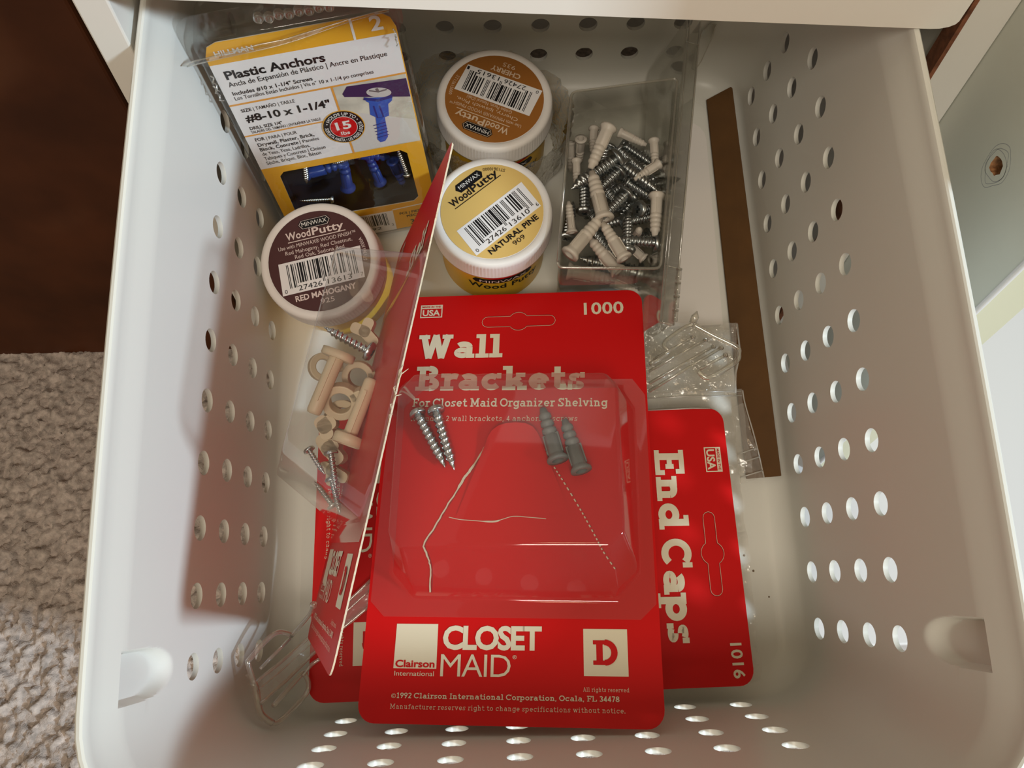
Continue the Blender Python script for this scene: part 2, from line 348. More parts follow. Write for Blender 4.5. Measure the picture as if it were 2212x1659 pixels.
def arctext(M, F, s, style, ink, cx, cy, r, a0, a1, H, h=.012, inward=False):
    (vs, fs), cap = glyphs(s, style); x0 = min(v[0] for v in vs); x1 = max(v[0] for v in vs); out = []
    for v in vs:
        t = (v[0] - x0) / (x1 - x0); a = math.radians(a0 + (a1 - a0) * t); rr = r + v[1] / cap * H * (-1 if inward else 1)
        out.append(F.p(cx + rr * math.cos(a), cy + rr * math.sin(a), h))
    M.add(out, fs, INK.get(ink, ink))
LC = ['0001101', '0011001', '0010011', '0111101', '0100011', '0110001', '0101111', '0111011', '0110111', '0001011']
def barcode(M, F, digits, place, x0, x1, ytop, ybar, yguard, h):
    """UPC-A bars; place maps flat label coordinates to frame coordinates"""
    bits = '101' + ''.join(LC[int(d)] for d in digits[:6]) + '01010' + ''.join(''.join('1' if b == '0' else '0' for b in LC[int(d)]) for d in digits[6:]) + '101'
    w = (x1 - x0) / 95; i = 0
    while i < 95:
        if bits[i] == '1':
            j = i
            while j < 95 and bits[j] == '1': j += 1
            y = yguard if (i < 10 or i > 84 or 44 < i < 50) else ybar
            P = [place(x0 + i * w, y), place(x0 + j * w, y), place(x0 + j * w, ytop), place(x0 + i * w, ytop)]
            M.add([F.p(*p, h) for p in P], [(0, 1, 2, 3)], 'black'); i = j
        else: i += 1

# ================================================================== SETTING
def tagk(o, kind): o['kind'] = kind
M = Mesh(); box(M, (-45, -45, -5.3), (45, 45, -5), 'carpet'); fl = Thing('floor', None, None, (0, 0, -5), R=I3, kind='structure', mesh=M)
# carpet pile: one continuous cut-pile surface on the part of the floor in view
def pile(x0, x1, y0, y1, st):
    M = Mesh(); nx = int((x1 - x0) / st); ny = int((y1 - y0) / st); vs = []
    for j in range(ny + 1):
        for i in range(nx + 1):
            x = x0 + i * st + R_.uniform(-.3, .3) * st; y = y0 + j * st + R_.uniform(-.3, .3) * st
            c = noise.noise(Vector((x * 4.5, y * 3.6, 0))); d = noise.noise(Vector((x * 11, y * 8, 4))); e = noise.noise(Vector((x * .8, y * .8, 9)))
            z = -4.95 + .17 * c + .12 * d + .05 * e + R_.uniform(-.035, .035)
            vs.append((x, y, z))
    fs = [(j * (nx + 1) + i, j * (nx + 1) + i + 1, (j + 1) * (nx + 1) + i + 1, (j + 1) * (nx + 1) + i) for j in range(ny) for i in range(nx)]
    M.add(vs, fs, 'carpet', True); return M
Thing('carpet_pile', 'grey-brown cut pile carpet left of the basket', 'carpet', (-11, -2, -5), R=I3, kind='stuff', mesh=pile(-15.5, -3.0, -10.5, 3.2, .055))
Thing('carpet_pile', 'grey-brown cut pile carpet under the front of the basket', 'carpet', (2, -10, -5), R=I3, kind='stuff', mesh=pile(-3.0, 12, -13, -5.25, .09))
# brown cabinet left
T = Thing('wooden_cabinet', 'dark brown wooden cabinet front standing on the carpet at the left', 'cabinet', (-14, 3.4, -5), R=I3)
M = Mesh(); box(M, (-30, 3.0, -4.97), (-6.9, 4.0, 16), 'brown'); o = T.part('front_panel', M); bevel(o, .06)
M = Mesh(); box(M, (-30, 4.0, -5), (-29, 14, 16), 'brown'); T.part('side_panel', M)
# white basket unit: side panels, drawer above
T = Thing('storage_unit', 'white laminate unit that the basket slides out of', 'cabinet', (0, 8, -5), R=I3)
M = Mesh(); box(M, (-6.28, 2.0, -5), (-5.80, 15, 13), 'white'); o = T.part('side_panel', M, label='left side panel with a white front edge'); bevel(o, .03)
M = Mesh(); box(M, (6.22, 2.0, -5), (6.85, 15, 13), 'white'); o = T.part('side_panel', M, label='right side panel with a chipped brown core line'); bevel(o, .02)
M = Mesh()
zs = [-5 + i * .25 for i in range(73)]
vs = []
for z in zs:
    wd = .03 + .035 * abs(noise.noise(Vector((z * 1.7, 3, 0)))) + (.03 if z < 4.6 else 0)
    vs += [(6.19 - wd, 1.985, z), (6.225, 1.985, z), (6.19 - wd, 2.3, z)]
fs = []
for i in range(len(zs) - 1): fs += [(3 * i, 3 * i + 1, 3 * i + 4, 3 * i + 3), (3 * i, 3 * i + 3, 3 * i + 5, 3 * i + 2)]
M.add(vs, fs, 'chipdark'); T.part('chipped_edge', M, label='ragged brown chipboard line')
M = Mesh(); box(M, (-5.8, 14.5, -5), (6.22, 15, 13), 'white'); T.part('back_panel', M)
M = Mesh(); box(M, (-5.8, 2.2, -5), (-5.3, 14.5, -4.4), 'white'); T.part('runner', M); M = Mesh(); box(M, (5.75, 2.2, -5), (6.22, 14.5, -4.4), 'white'); T.part('runner', M)
T = Thing('drawer', 'closed white drawer front above the basket', 'drawer', (0, 2.2, 6), R=I3)
M = Mesh(); F = Fr((-5.6, 1.90, 6.36), (1, 0, -.0545), (0, 0, 1))
prism(M, [(0, 0), (11.3, 0)] + [(11.3 + .38 * math.sin(a), .38 - .38 * math.cos(a)) if 0 else (11.3 + .36 * math.sin(a), .14 * (1 - math.cos(a))) for a in (.4, .8, 1.2, 1.57)] + [(11.66, 6.4), (0, 6.0)], -.7, 0, F, 'front'); o = T.part('drawer_front', M); bevel(o, .03)
M = Mesh(); box(M, (-5.4, 2.62, 6.95), (5.9, 14, 7.2), 'white'); T.part('drawer_bottom', M)
# grey closet panel at the right
T = Thing('closet_panel', 'grey-green laminate side panel with two drilled holes and a cream front edge', 'panel', (7.25, 3, -5), R=I3)
FX = Fr((6.86, 0, 0), (0, -1, 0), (0, 0, 1))      # faces -x
def hole_poly(cy, cz, r, irr, n=14): return [(-cy + r * (1 + irr * R_.uniform(-1, 1)) * math.cos(2 * PI * i / n), cz + r * 1.05 * (1 + irr * R_.uniform(-1, 1)) * math.sin(2 * PI * i / n)) for i in range(n)]
h1 = hole_poly(.37, 4.56, .14, .22); h2 = hole_poly(.34, 3.26, .09, .2)
M = Mesh(); prism(M, [(-15, -5), (1.24, -5), (1.24, 13), (-15, 13)], 0, .001, FX, 'grey', holes=[h1, h2])
for hp in (h1, h2):
    c = len(hp); cx = sum(p[0] for p in hp) / c; cy = sum(p[1] for p in hp) / c
    M.add([FX.p(*p, 0) for p in hp] + [FX.p(cx + (p[0] - cx) * .45, cy + (p[1] - cy) * .45, -.22) for p in hp] + [FX.p(cx, cy, -.3)],
          [(i, (i + 1) % c, c + (i + 1) % c, c + i) for i in range(c)] + [(c + i, c + (i + 1) % c, 2 * c) for i in range(c)], 'chip')
T.part('panel_face', M)
M = Mesh(); box(M, (6.862, -1.24, -5), (7.60, 15, 13), 'grey'); M2 = Mesh()
M = Mesh(); M.add([(6.87, -1.24, -5), (7.62, -1.24, -5), (7.62, -1.24, 13), (6.87, -1.24, 13), (7.62, 15, -5), (7.62, 15, 13)], [(0, 1, 2, 3), (1, 4, 5, 2)], 'cream'); T.part('cream_edge', M)
M = Mesh(); box(M, (6.84, -1.29, -5), (6.92, -1.2, 13), 'whitecool'); o = T.part('edge_bead', M); bevel(o, .03, 3)
M = Mesh()
for rr, sx in ((.30, .8), (.36, .75), (.25, 1.0)):
    pts = [(-.37 + rr * sx * (1 + .12 * R_.uniform(-1, 1)) * math.cos(a), 4.56 + rr * .95 * (1 + .12 * R_.uniform(-1, 1)) * math.sin(a)) for a in [2 * PI * i / 11 + rr * 3 for i in range(12)]]
    ribbon(M, [(p.x, p.y) for p in smoothpath([(p[0], p[1], 0) for p in pts], 3)], .011, .0015, FX, 'pencil')
T.part('pencil_marks', M, label='faint pencil circles')
T = Thing('white_board', 'bright white board lying on the carpet right of the basket', 'board', (9, 1, -5), R=I3)
M = Mesh(); box(M, (2.5, -5.3, -4.95), (20, 6, -4.0), 'whitecool'); o = T.part('board', M); bevel(o, .05)

# ================================================================== BASKET
A0, B0, RC = 5.046, 6.684, .95
LX, LY = A0 - RC, B0 - RC
lev = []                                       # (z, d)
for i in range(8): a = PI / 2 * (1 - i / 8); lev.append((-.45 - .45 * math.sin(a), -.031 - .45 * (1 - math.cos(a))))
zrow = [-.4275, .4275, 1.2825, 2.1375, 2.9925]
for r in range(4):
    for k in range(8): z = zrow[r] + (zrow[r + 1] - zrow[r]) * k / 8; lev.append((z, .068 * z))
ROW0 = 8
for k in range(37): z = 2.9925 + (4.40 - 2.9925) * k / 36; lev.append((z, .068 * z))
TOP0 = ROW0 + 32
lev += [(4.5, .318), (4.62, .345), (4.76, .375), (4.88, .402), (4.97, .408), (5.05, .414), (5.09, .432), (5.105, .46), (5.10, .50), (5.07, .53), (4.99, .545), (4.88, .548)]
def bow(s, z): return .085 * max(0, 1 - (s / 6.2) ** 2) * max(0, z) / 5
def notch(s, z):
    if z > 4.42 or z < 3.1: return 0
    dy = (s + 5.405) / .325
    zl = 3.17 + .80 * (1 - math.sqrt(max(0, 1 - min(1, abs(dy)) ** 2.2)))
    def st(x, w): return max(0, min(1, x / w)) ** 2 * (3 - 2 * max(0, min(1, x / w)))
    return .17 * st(1 - abs(dy), .16) * st(z - zl, .34) * st(4.44 - z, .05)
def Pt(sec, s, k):
    z, d = lev[k]
    if sec in ('R', 'L'):
        x = A0 + d + bow(s, z) + notch(s, z); return (x if sec == 'R' else -x, s, z)
    if sec in ('F', 'B'):
        y = B0 + d; return (s, -y if sec == 'F' else y, z)
    cx, cy, a0 = dict(c1=(LX, -LY, -90), c2=(LX, LY, 0), c3=(-LX, LY, 90), c4=(-LX, -LY, 180))[sec]
    a = math.radians(a0 + 90 * s); b = bow(LY, z) * abs(math.cos(a)) ** 2
    return (cx + (RC + d) * math.cos(a) + (b if cx > 0 else -b), cy + (RC + d) * math.sin(a), z)
M = Mesh(); vid = {}
def V(p):
    k = (round(p[0], 4), round(p[1], 4), round(p[2], 4))
    if k not in vid: vid[k] = len(M.v); M.v.append(tuple(p))
    return vid[k]
def quad(a, b, c, d, flip):
    f = [V(a), V(b), V(c), V(d)]
    if flip: f.reverse()
    M.f.append(f); M.m.append(M.mi('basket')); M.s.append(True)
HR = .192
for sec in ('R', 'L', 'F', 'B'):
    if sec in 'RL': L_, cols = LY, [(c - 5.5) + .042 for c in range(12)]
    else: L_, cols = LX, [(c - 3.5) * .995 for c in range(8)]
    br = [-L_] + [(cols[i] + cols[i + 1]) / 2 for i in range(len(cols) - 1)] + [L_]
    flip = sec in ('R', 'F') and sec == 'R' or sec == 'B' and False
    flip = {'R': False, 'L': True, 'F': False, 'B': True}[sec]
    for ci, c in enumerate(cols):
        s0, s1 = br[ci], br[ci + 1]
        def grid(k0, k1, ns, skip=None):
            for k in range(k0, k1):
                for i in range(ns):
                    a, b = s0 + (s1 - s0) * i / ns, s0 + (s1 - s0) * (i + 1) / ns
                    quad(Pt(sec, a, k), Pt(sec, b, k), Pt(sec, b, k + 1), Pt(sec, a, k + 1), flip)
        grid(0, ROW0, 8)
        for r in range(4):
            k0 = ROW0 + r * 8
            # ring around the hole
            bord = [(s0 + (s1 - s0) * i / 8, k0) for i in range(8)] + [(s1, k0 + i) for i in range(8)] + [(s1 - (s1 - s0) * i / 8, k0 + 8) for i in range(8)] + [(s0, k0 + 8 - i) for i in range(8)]
            zc = .855 * r; circp = []; outp = []
            for (s, k) in bord:
                p = Pt(sec, s, k); outp.append(p); dz = lev[k][0] - zc; ds = s - c; a = math.atan2(dz, ds)
                z = zc + HR * math.sin(a); ss = c + HR * math.cos(a)
                d = .068 * z
                if sec in 'RL': x = A0 + d + bow(ss, z); q = (x if sec == 'R' else -x, ss, z)
                else: y = B0 + d; q = (ss, -y if sec == 'F' else y, z)
                circp.append(q)
            for i in range(32):
                j = (i + 1) % 32; quad(outp[i], outp[j], circp[j], circp[i], flip)
        fine = 30 if (sec in 'RL' and ci == 0) else 8
        if fine == 30:
            fine = 40
            for i in range(8):
                sa = lambda q, n: s0 + (s1 - s0) * q / n
                f = [V(Pt(sec, sa(i, 8), TOP0)), V(Pt(sec, sa(i + 1, 8), TOP0))] + [V(Pt(sec, sa(5 * (i + 1) - j, 40), TOP0 + 1)) for j in range(6)]
                if flip: f.reverse()
                M.f.append(f); M.m.append(0); M.s.append(True)
            grid(TOP0 + 1, len(lev) - 1, 40)
        else: grid(TOP0, len(lev) - 1, fine)
for sec in ('c1', 'c2', 'c3', 'c4'):
    for k in range(len(lev) - 1):
        for i in range(10): quad(Pt(sec, i / 10, k), Pt(sec, (i + 1) / 10, k), Pt(sec, (i + 1) / 10, k + 1), Pt(sec, i / 10, k + 1), False)
# floor
loop = []
for sec, L_, n, sg in (('F', LX, 8, 1), ('c1', 0, 10, 1), ('R', LY, 12, 1), ('c2', 0, 10, 1), ('B', LX, 8, -1), ('c3', 0, 10, 1), ('L', LY, 12, -1), ('c4', 0, 10, 1)):
    if L_ == 0: loop += [Pt(sec, i / n, 0) for i in range(n)]
    else:
        cols = [(c - 5.5) + .042 for c in range(12)] if n == 12 else [(c - 3.5) * .995 for c in range(8)]
        br = [-L_] + [(cols[i] + cols[i + 1]) / 2 for i in range(len(cols) - 1)] + [L_]
        ss = [br[i] + (br[i + 1] - br[i]) * j / 8 for i in range(n) for j in range(8)] + [L_]
        ss = ss[:-1] if sg > 0 else ss[::-1][:-1]
        loop += [Pt(sec, s, 0) for s in ss]
ids = []
for p in loop:
    i = V(p)
    if not ids or ids[-1] != i: ids.append(i)
M.f.append(ids); M.m.append(0); M.s.append(False)
T = Thing('storage_basket', 'white perforated plastic basket pulled out under the drawer, holding hardware', 'basket', (0, 0, -.98))
o = T.part('basket_shell', M)
sm = o.modifiers.new('wall', 'SOLIDIFY'); sm.thickness = .085 * U; sm.offset = 1.0
sp_ = o.modifiers.new('crisp', 'EDGE_SPLIT'); sp_.split_angle = math.radians(32)
M = Mesh()
for (x, y, q) in ((-4.9, -6.05, .05), (4.25, -4.4, .02), (4.5, -4.9, .015), (4.1, -4.1, .02)):
    lathe(M, [(q * 1.2, -.9), (q, -.895)], 'dirt', 8, Fr((x, y, 0), (1, 0, 0), (0, 1, 0)))
T.part('grit', M)['kind'] = 'stuff'

# ================================================================== red blister packs
WALL = Fr((-3.0741, -6.5288, 1.2406), (0.9925, -0.0392, 0.1159), (0.0596, 0.9822, -0.178))
ECAP = Fr((-4.1121, -1.2364, -0.164), (-0.0019, -0.9984, 0.0564), (0.9999, -0.0029, -0.016))
SIDE = Fr((-4.132, -5.243, .25), (1.354, -.219, 4.45), (1.65, 7.34, 0))
HILL = Fr((-4.8688, 3.2041, 1.5302), (0.9874, 0.1548, 0.0341), (-0.0692, 0.2271, 0.9714))
def card_bottom(M, F, k=1.0, last='34478', du=0):
    w = lambda s, st, ink, a, b, c: write(M, F, s, st, ink, (a[0] * k + du, a[1]), (b[0] * k + du, b[1]), (c[0] * k + du, c[1]))
    poly(M, F, [(p[0] * k + du, p[1]) for p in ((.531, .835), (1.245, .835), (1.235, 1.537), (.535, 1.537))], .006, 'cream_ink')
    w('Clairson', 'sx', 'r', (.560, .856), (1.215, .856), (.56, .968))
    w('International', 's', 'c', (.557, .722), (1.213, .722), (.55, .800))
    w('CLOSET', 'sxt', 'c', (1.329, 1.150), (2.964, 1.150), (1.32, 1.519))
    w('MAID', 'sl', 'c', (1.315, .720), (2.463, .722), (1.306, 1.087))
    w('®', 's', 'c', (2.49, 1.0), (2.56, 1.0), (2.49, 1.06))
    poly(M, F, [(p[0] * k + du, p[1]) for p in ((3.640, .76), (4.347, .76), (4.347, 1.482), (3.640, 1.482))], .006, 'cream_ink')
    w('D', 'slab', 'r', (3.792, .930), (4.185, .930), (3.795, 1.305))
    w('All rights reserved', 'slabl', 'c', (3.624, .528), (4.346, .528), (3.624, .592))
    w('©1992 Clairson International Corporation, Ocala, FL ' + last, 'slabm', 'c', (.535, .383), (4.19, .384), (.527, .465))
    w('Manufacturer reserves right to change specifications without notice.', 'slabl', 'c', (.531, .222), (4.273, .221), (.525, .296))
def usa_box(M, F, x0, y0, x1, y1):
    t = .022; poly(M, F, [(x0, y0), (x1, y0), (x1, y1), (x0, y1)], .006, 'cream_ink')
    ym = y0 + (y1 - y0) * .70
    poly(M, F, [(x0 + t, y0 + t), (x1 - t, y0 + t), (x1 - t, ym), (x0 + t, ym)], .009, 'red_ink')
    write(M, F, 'USA', 'sx', 'c', (x0 + .045, y0 + .045), (x1 - .045, y0 + .045), (x0 + .045, ym - .025), .012)
    write(M, F, 'MADE IN THE', 'sb', 'r', (x0 + .035, ym + .022), (x1 - .035, ym + .022), (x0 + .035, y1 - .024), .012)
def slotline(M, F, cx, cy, hw, hh, r):
    P = []
    a1 = math.asin(min(.99, hh / r))
    for a in [PI - a1 - (PI - 2 * a1) * i / 10 for i in range(11)]: P.append((cx + r * math.cos(a), cy + r * math.sin(a)))
    for i in range(7): a = PI / 2 - PI * i / 6; P.append((cx + hw - hh + hh * math.cos(a), cy + hh * math.sin(a)))
    for a in [-a1 - (PI - 2 * a1) * i / 10 for i in range(11)]: P.append((cx + r * math.cos(a), cy + r * math.sin(a)))
    for i in range(7): a = -PI / 2 - PI * i / 6; P.append((cx - hw + hh + hh * math.cos(a), cy + hh * math.sin(a)))
    P.append(P[0]); return P
BASE8 = [(.41, 2.34), (.80, 1.95), (4.20, 1.93), (4.60, 2.38), (4.62, 5.30), (4.35, 5.76), (.72, 5.80), (.36, 5.45)]
TOP8 = [(.53, 2.83), (.735, 2.59), (4.09, 2.587), (4.326, 2.81), (4.302, 5.38), (4.09, 5.60), (.756, 5.655), (.493, 5.32)]
FL8 = [(.05, 1.90), (.30, 1.65), (4.58, 1.63), (4.84, 1.88), (4.84, 5.62), (4.62, 5.95), (.35, 6.0), (.08, 5.72)]
def blister(F, h, sgn=1):
    M = Mesh(); vs = [F.p(*p, .02) for p in FL8] + [F.p(*p, .02) for p in BASE8] + [F.p(*p, h) for p in TOP8]
    fs = []
    for i in range(8):
        j = (i + 1) % 8; fs += [(i, j, 8 + j, 8 + i), (8 + i, 8 + j, 16 + j, 16 + i)]
    fs.append(tuple(range(16, 24))); M.add(vs, fs, 'blister', True); return M
def card(F, wd, ht, r=.28):
    M = Mesh(); prism(M, rrect(0, 0, wd, ht, r, 6), -.022, 0, F, 'card', 'cardedge', 'cardback'); return M
# --- wall brackets pack
T = Thing('blister_pack', 'red wall brackets blister pack lying face up on top, marked 1000', 'package', WALL.p(2.4, 1, -.02))
CW = T.part('backing_card', card(WALL, 4.88, 7.88))
M = Mesh(); F = WALL
W = lambda *a, **k: write(M, F, *a, **k)
W('1000', 'sb', 'c', (3.754, 7.357), (4.519, 7.366), (3.749, 7.623))
usa_box(M, F, .507, 7.39, .95, 7.68)
W('Wall', 'slab', 'c', (.521, 6.487), (2.177, 6.470), (.521, 6.998))
W('Brackets', 'slab', 'c', (.523, 5.805), (3.742, 5.755), (.523, 6.312))
W('For Closet Maid Organizer Shelving', 'slabm', 'c', (.497, 5.475), (4.15, 5.408), (.484, 5.645))
W('Includes: 2 wall brackets, 4 anchors, 4 screws', 'slabl', 'c', (.488, 5.185), (3.592, 5.130), (.481, 5.291))
card_bottom(M, F)
T.part('printing', M, CW, 'cream and red lettering and logos')
M = Mesh()
tl = [(1.913, 4.673), (1.816, 4.488), (1.678, 4.243), (1.567, 4.092), (1.405, 3.792), (1.219, 3.468), (1.038, 3.121), (.895, 2.87), (.96, 2.70), (1.02, 2.55), (1.054, 2.341), (1.06, 2.053)]
tp = [(p.x, p.y) for p in smoothpath([(a, b, 0) for a, b in tl], 5)]
ribbon(M, [(a + R_.uniform(-.008, .008), b) for a, b in tp], [(.022 + .02 * abs(noise.noise(Vector((a * 5, b * 5, 0)))) + (.02 if 3.9 < b < 4.3 else 0)) for a, b in tp], .010, F, 'cardedge')
ribbon(M, [(a + .028, b) for a, b in tp], .014, .008, F, 'darkred'); T.part('tear_line', M, CW, 'torn line showing pale paper'); M = Mesh()
pr = [(2.993, 4.595), (3.168, 4.256), (3.34, 3.969), (3.57, 3.57), (3.727, 3.282), (3.887, 2.97), (4.0, 2.74), (4.203, 2.427)]
pp = smoothpath([(a, b, 0) for a, b in pr], 8)
for i in range(0, len(pp) - 1, 2):
    ribbon(M, [(pp[i].x, pp[i].y), (pp[i + 1].x, pp[i + 1].y)], .022, .010, F, 'cardedge'); ribbon(M, [(pp[i].x + .02, pp[i].y), (pp[i + 1].x + .02, pp[i + 1].y)], .012, .008, F, 'darkred')
T.part('perforation', M, CW, 'dashed perforated line').__setitem__('kind', 'stuff'); M = Mesh()
cr_ = [(1.313, 3.351), (1.5, 3.31), (1.719, 3.291), (2.092, 3.266), (2.27, 3.31), (2.46, 3.36), (2.75, 3.34), (3.027, 3.314)]
cp = smoothpath([(a, b, 0) for a, b in cr_], 4)
ribbon(M, [(p.x, p.y) for p in cp], [.012 if not 1.95 < p.x < 2.2 else .03 for p in cp], .010, F, 'cardedge')
T.part('crease', M, CW, 'cracked crease in the card'); M = Mesh()
sp = slotline(M, F, 2.476, 7.263, .72, .115, .20)
ribbon(M, sp, .010, .007, F, 'darkred'); ribbon(M, [(a, b - .012) for a, b in sp], .007, .009, F, 'cardedge')
T.part('hang_slot', M, CW)
M = Mesh()
arch = [(1.913, 4.673), (1.965, 4.81), (2.039, 4.924), (2.16, 5.01), (2.305, 5.047), (2.48, 5.06), (2.664, 5.04), (2.79, 4.98), (2.874, 4.878), (2.94, 4.74), (2.993, 4.595)]
K_ = 10; vs = []
for i, (a, b) in enumerate(arch):
    a1 = 1.45 + 2.0 * i / (len(arch) - 1); b1 = 3.4
    for k in range(K_):
        t = k / (K_ - 1); vs.append(F.p(a + (a1 - a) * t, b + (b1 - b) * t, .012 + .17 * (1 - t) ** 2 * math.sin(PI * (.12 + .76 * i / (len(arch) - 1)))))
M.add(vs, [(i * K_ + k, i * K_ + k + 1, (i + 1) * K_ + k + 1, (i + 1) * K_ + k) for i in range(len(arch) - 1) for k in range(K_ - 1)], 'card', True)
T.part('torn_flap', M, CW, 'arched flap of the card lifting slightly')
BL = T.part('blister', blister(WALL, 1.10)); bevel(BL, .07, 3, 20)
# --- end caps pack
T = Thing('blister_pack', 'red end caps pack turned sideways on the basket floor, marked 1016', 'package', ECAP.p(2.5, 4, -.02))
CE = T.part('backing_card', card(ECAP, 5.13, 7.9))
M = Mesh(); F = ECAP
W('End Caps', 'slab', 'c', (.81, 6.462), (4.364, 6.40), (.811, 7.03))
W('1016', 'sb', 'c', (4.40, 7.53), (5.0, 7.535), (4.40, 7.74))
usa_box(M, F, .78, 7.445, 1.27, 7.765)
card_bottom(M, F, 1.045, '32674')
sp = slotline(M, F, 2.81, 7.385, .77, .11, .215); ribbon(M, sp, .012, .007, F, 'darkred'); ribbon(M, [(a - .012, b + .008) for a, b in sp], .007, .009, F, 'cardedge')
T.part('printing', M, CE, 'cream lettering and logos')
M = Mesh()
fr = [(.9, 1.9), (4.3, 1.9), (4.3, 5.6), (.9, 5.6)]; f2 = [(1.0, 2.0), (4.2, 2.0), (4.2, 5.5), (1.0, 5.5)]
M.add([F.p(*p, -.03) for p in fr] + [F.p(*p, -.45) for p in f2], [(i, (i + 1) % 4, 4 + (i + 1) % 4, 4 + i) for i in range(4)] + [(4, 5, 6, 7)], 'blister')
T.part('blister', M)
# --- pack standing on its long edge
T = Thing('blister_pack', 'red shelf hardware blister pack standing on edge against the wall brackets pack', 'package', SIDE.p(0, 3.5, -.02))
CS = T.part('backing_card', card(SIDE, 4.65, 7.52, .22))
M = Mesh(); F = SIDE; card_bottom(M, F, .95)
usa_box(M, F, .50, 7.08, .93, 7.36)
W('Shelf', 'slab', 'c', (2.6, 5.98), (4.1, 5.98), (2.6, 6.42)); 
T.part('printing', M, CS, 'cream lettering and logos')
M = Mesh()
e = [(4.655, 7.4 - i * .06) for i in range(120)]
for i in range(len(e) - 1):
    a = R_.uniform(.0, .03); b = R_.uniform(.0, .03)
    M.add([F.p(4.65, e[i][1], -.024), F.p(4.655 + a, e[i][1], .002), F.p(4.655 + b, e[i + 1][1], .002), F.p(4.65, e[i + 1][1], -.024)], [(0, 1, 2, 3)], 'cardedge')
for (v, l, a) in ((3.80, .20, 1.2), (3.74, .24, .9), (3.60, .10, 1.5), (3.5, .13, .6), (3.38, .08, 1.3), (3.25, .07, .9)):
    q = F.p(4.65, v, 0); d = Vector((math.cos(a), math.sin(a), .1)).normalized()
    tube(M, [q, q + d * l * .5 + Vector((-.02, .02, .02)), q + d * l], [.014, .009, .004], 'cardedge', 5)
T.part('frayed_edge', M, CS, 'torn white paper fibres along the edge')
MB_ = blister(SIDE, 1.22)
def remap(M, F, f):
    M.v = [f(v) for v in M.v]; return M
o = T.part('blister', MB_); bevel(o, .05, 3, 20)

# ================================================================== screws, anchors (built once, then copied)
def screw_proto(name, label, cat, group, matn='zinc', L=1.0, r=.062, hr=.135, pitch=.075, pan=True):
    root = bpy.data.objects.new(name, None); COL.objects.link(root)
    M = Mesh(); n = 14; K = int(L / pitch * 7); vs = []
    for k in range(K + 1):
        z = .05 + (L - .05) * k / K; tp = 1 if z < L - .26 else max(.02, (L - z) / .26)
        for j in range(n):
            a = 2 * PI * j / n; ph = (z / pitch - j / n) % 1.0; tr = max(0, 1 - abs(ph - .5) / .28)
            th = 0 if z < .10 else .030; q = (r * .86 + th * tr) * (tp ** .8); vs.append((q * math.cos(a), q * math.sin(a), z))
    fs = [(k * n + j, k * n + (j + 1) % n, (k + 1) * n + (j + 1) % n, (k + 1) * n + j) for k in range(K) for j in range(n)]
    fs.append(tuple(K * n + j for j in range(n))); M.add(vs, fs, matn, True)
    o = bpy.data.objects.new('threaded_shank', M.data('threaded_shank')); COL.objects.link(o); o.parent = root
    M = Mesh(); c = .028; l = .085   # pan head with a cross recess; the head top looks along -z
    cross = [(c, c), (c, l), (-c, l), (-c, c), (-l, c), (-l, -c), (-c, -c), (-c, -l), (c, -l), (c, -c), (l, -c), (l, c)]
    cross.sort(key=lambda p: math.atan2(p[1], p[0]))
    N = 24; prof = [(hr * .35, .045), (hr * .97, .05), (hr, .02), (hr * .94, -.02), (hr * .80, -.048)]
    lathe(M, prof, matn, N, cap1=False)
    rim = [(hr * .80 * math.cos(2 * PI * i / N), hr * .80 * math.sin(2 * PI * i / N)) for i in range(N)]
    tri = tessellate_polygon([[Vector((*p, 0)) for p in rim], [Vector((*p, 0)) for p in cross]])
    al = rim + cross
    M.add([(p[0], p[1], -.048 if i < N else -.058) for i, p in enumerate(al)], [tuple(t) for t in tri], matn, True)
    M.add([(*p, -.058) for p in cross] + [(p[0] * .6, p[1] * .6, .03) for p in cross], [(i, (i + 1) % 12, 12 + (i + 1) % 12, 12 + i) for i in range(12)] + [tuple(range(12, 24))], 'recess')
    o = bpy.data.objects.new('screw_head', M.data('screw_head')); COL.objects.link(o); o.parent = root
    return root
def anchor_proto(name, matn, L=1.0, r=.12, rings=4, fl=.19, dp=.72):
    root = bpy.data.objects.new(name, None); COL.objects.link(root)
    M = Mesh(); prof = [(fl * .55, .0), (fl, .0), (fl, .045), (r * 1.08, .10)]
    z = .10
    prof += [(r * 1.0, .14), (r * .98, .46)]
    zz = .46; st = (L - .12 - zz) / rings
    for i in range(rings):
        k = 1 - .22 * i / rings; prof += [(r * dp * k, zz + st * .08), (r * dp * k, zz + st * .35), (r * 1.02 * k, zz + st * .55), (r * .98 * k, zz + st * .95)]; zz += st
    prof += [(r * .60, zz + .02), (r * .45, L), (.01, L)]
    lathe(M, prof, matn, 18, cap0=False, rf=lambda r0, z, a: r0 * (1 - (.22 if (.12 < z < .47 and abs(math.sin(a)) < .32) else 0)))
    o = bpy.data.objects.new('ribbed_body', M.data('ribbed_body')); COL.objects.link(o); o.parent = root
    M = Mesh(); lathe(M, [(fl * .56, .0), (fl * .50, .3)], matn, 18, cap0=False); 
    o = bpy.data.objects.new('bore', M.data('bore')); COL.objects.link(o); o.parent = root
    M = Mesh()
    for sg in (1, -1): box(M, (-.022, sg * r * .9 - .03, .14), (.022, sg * r * .9 + .03, .50), matn)
    o = bpy.data.objects.new('fin', M.data('fin')); COL.objects.link(o); o.parent = root
    return root
def dup(root):
    r = root.copy(); COL.objects.link(r)
    for ch in list(root.children): c = ch.copy(); COL.objects.link(c); c.parent = r
    return r
_used = {}
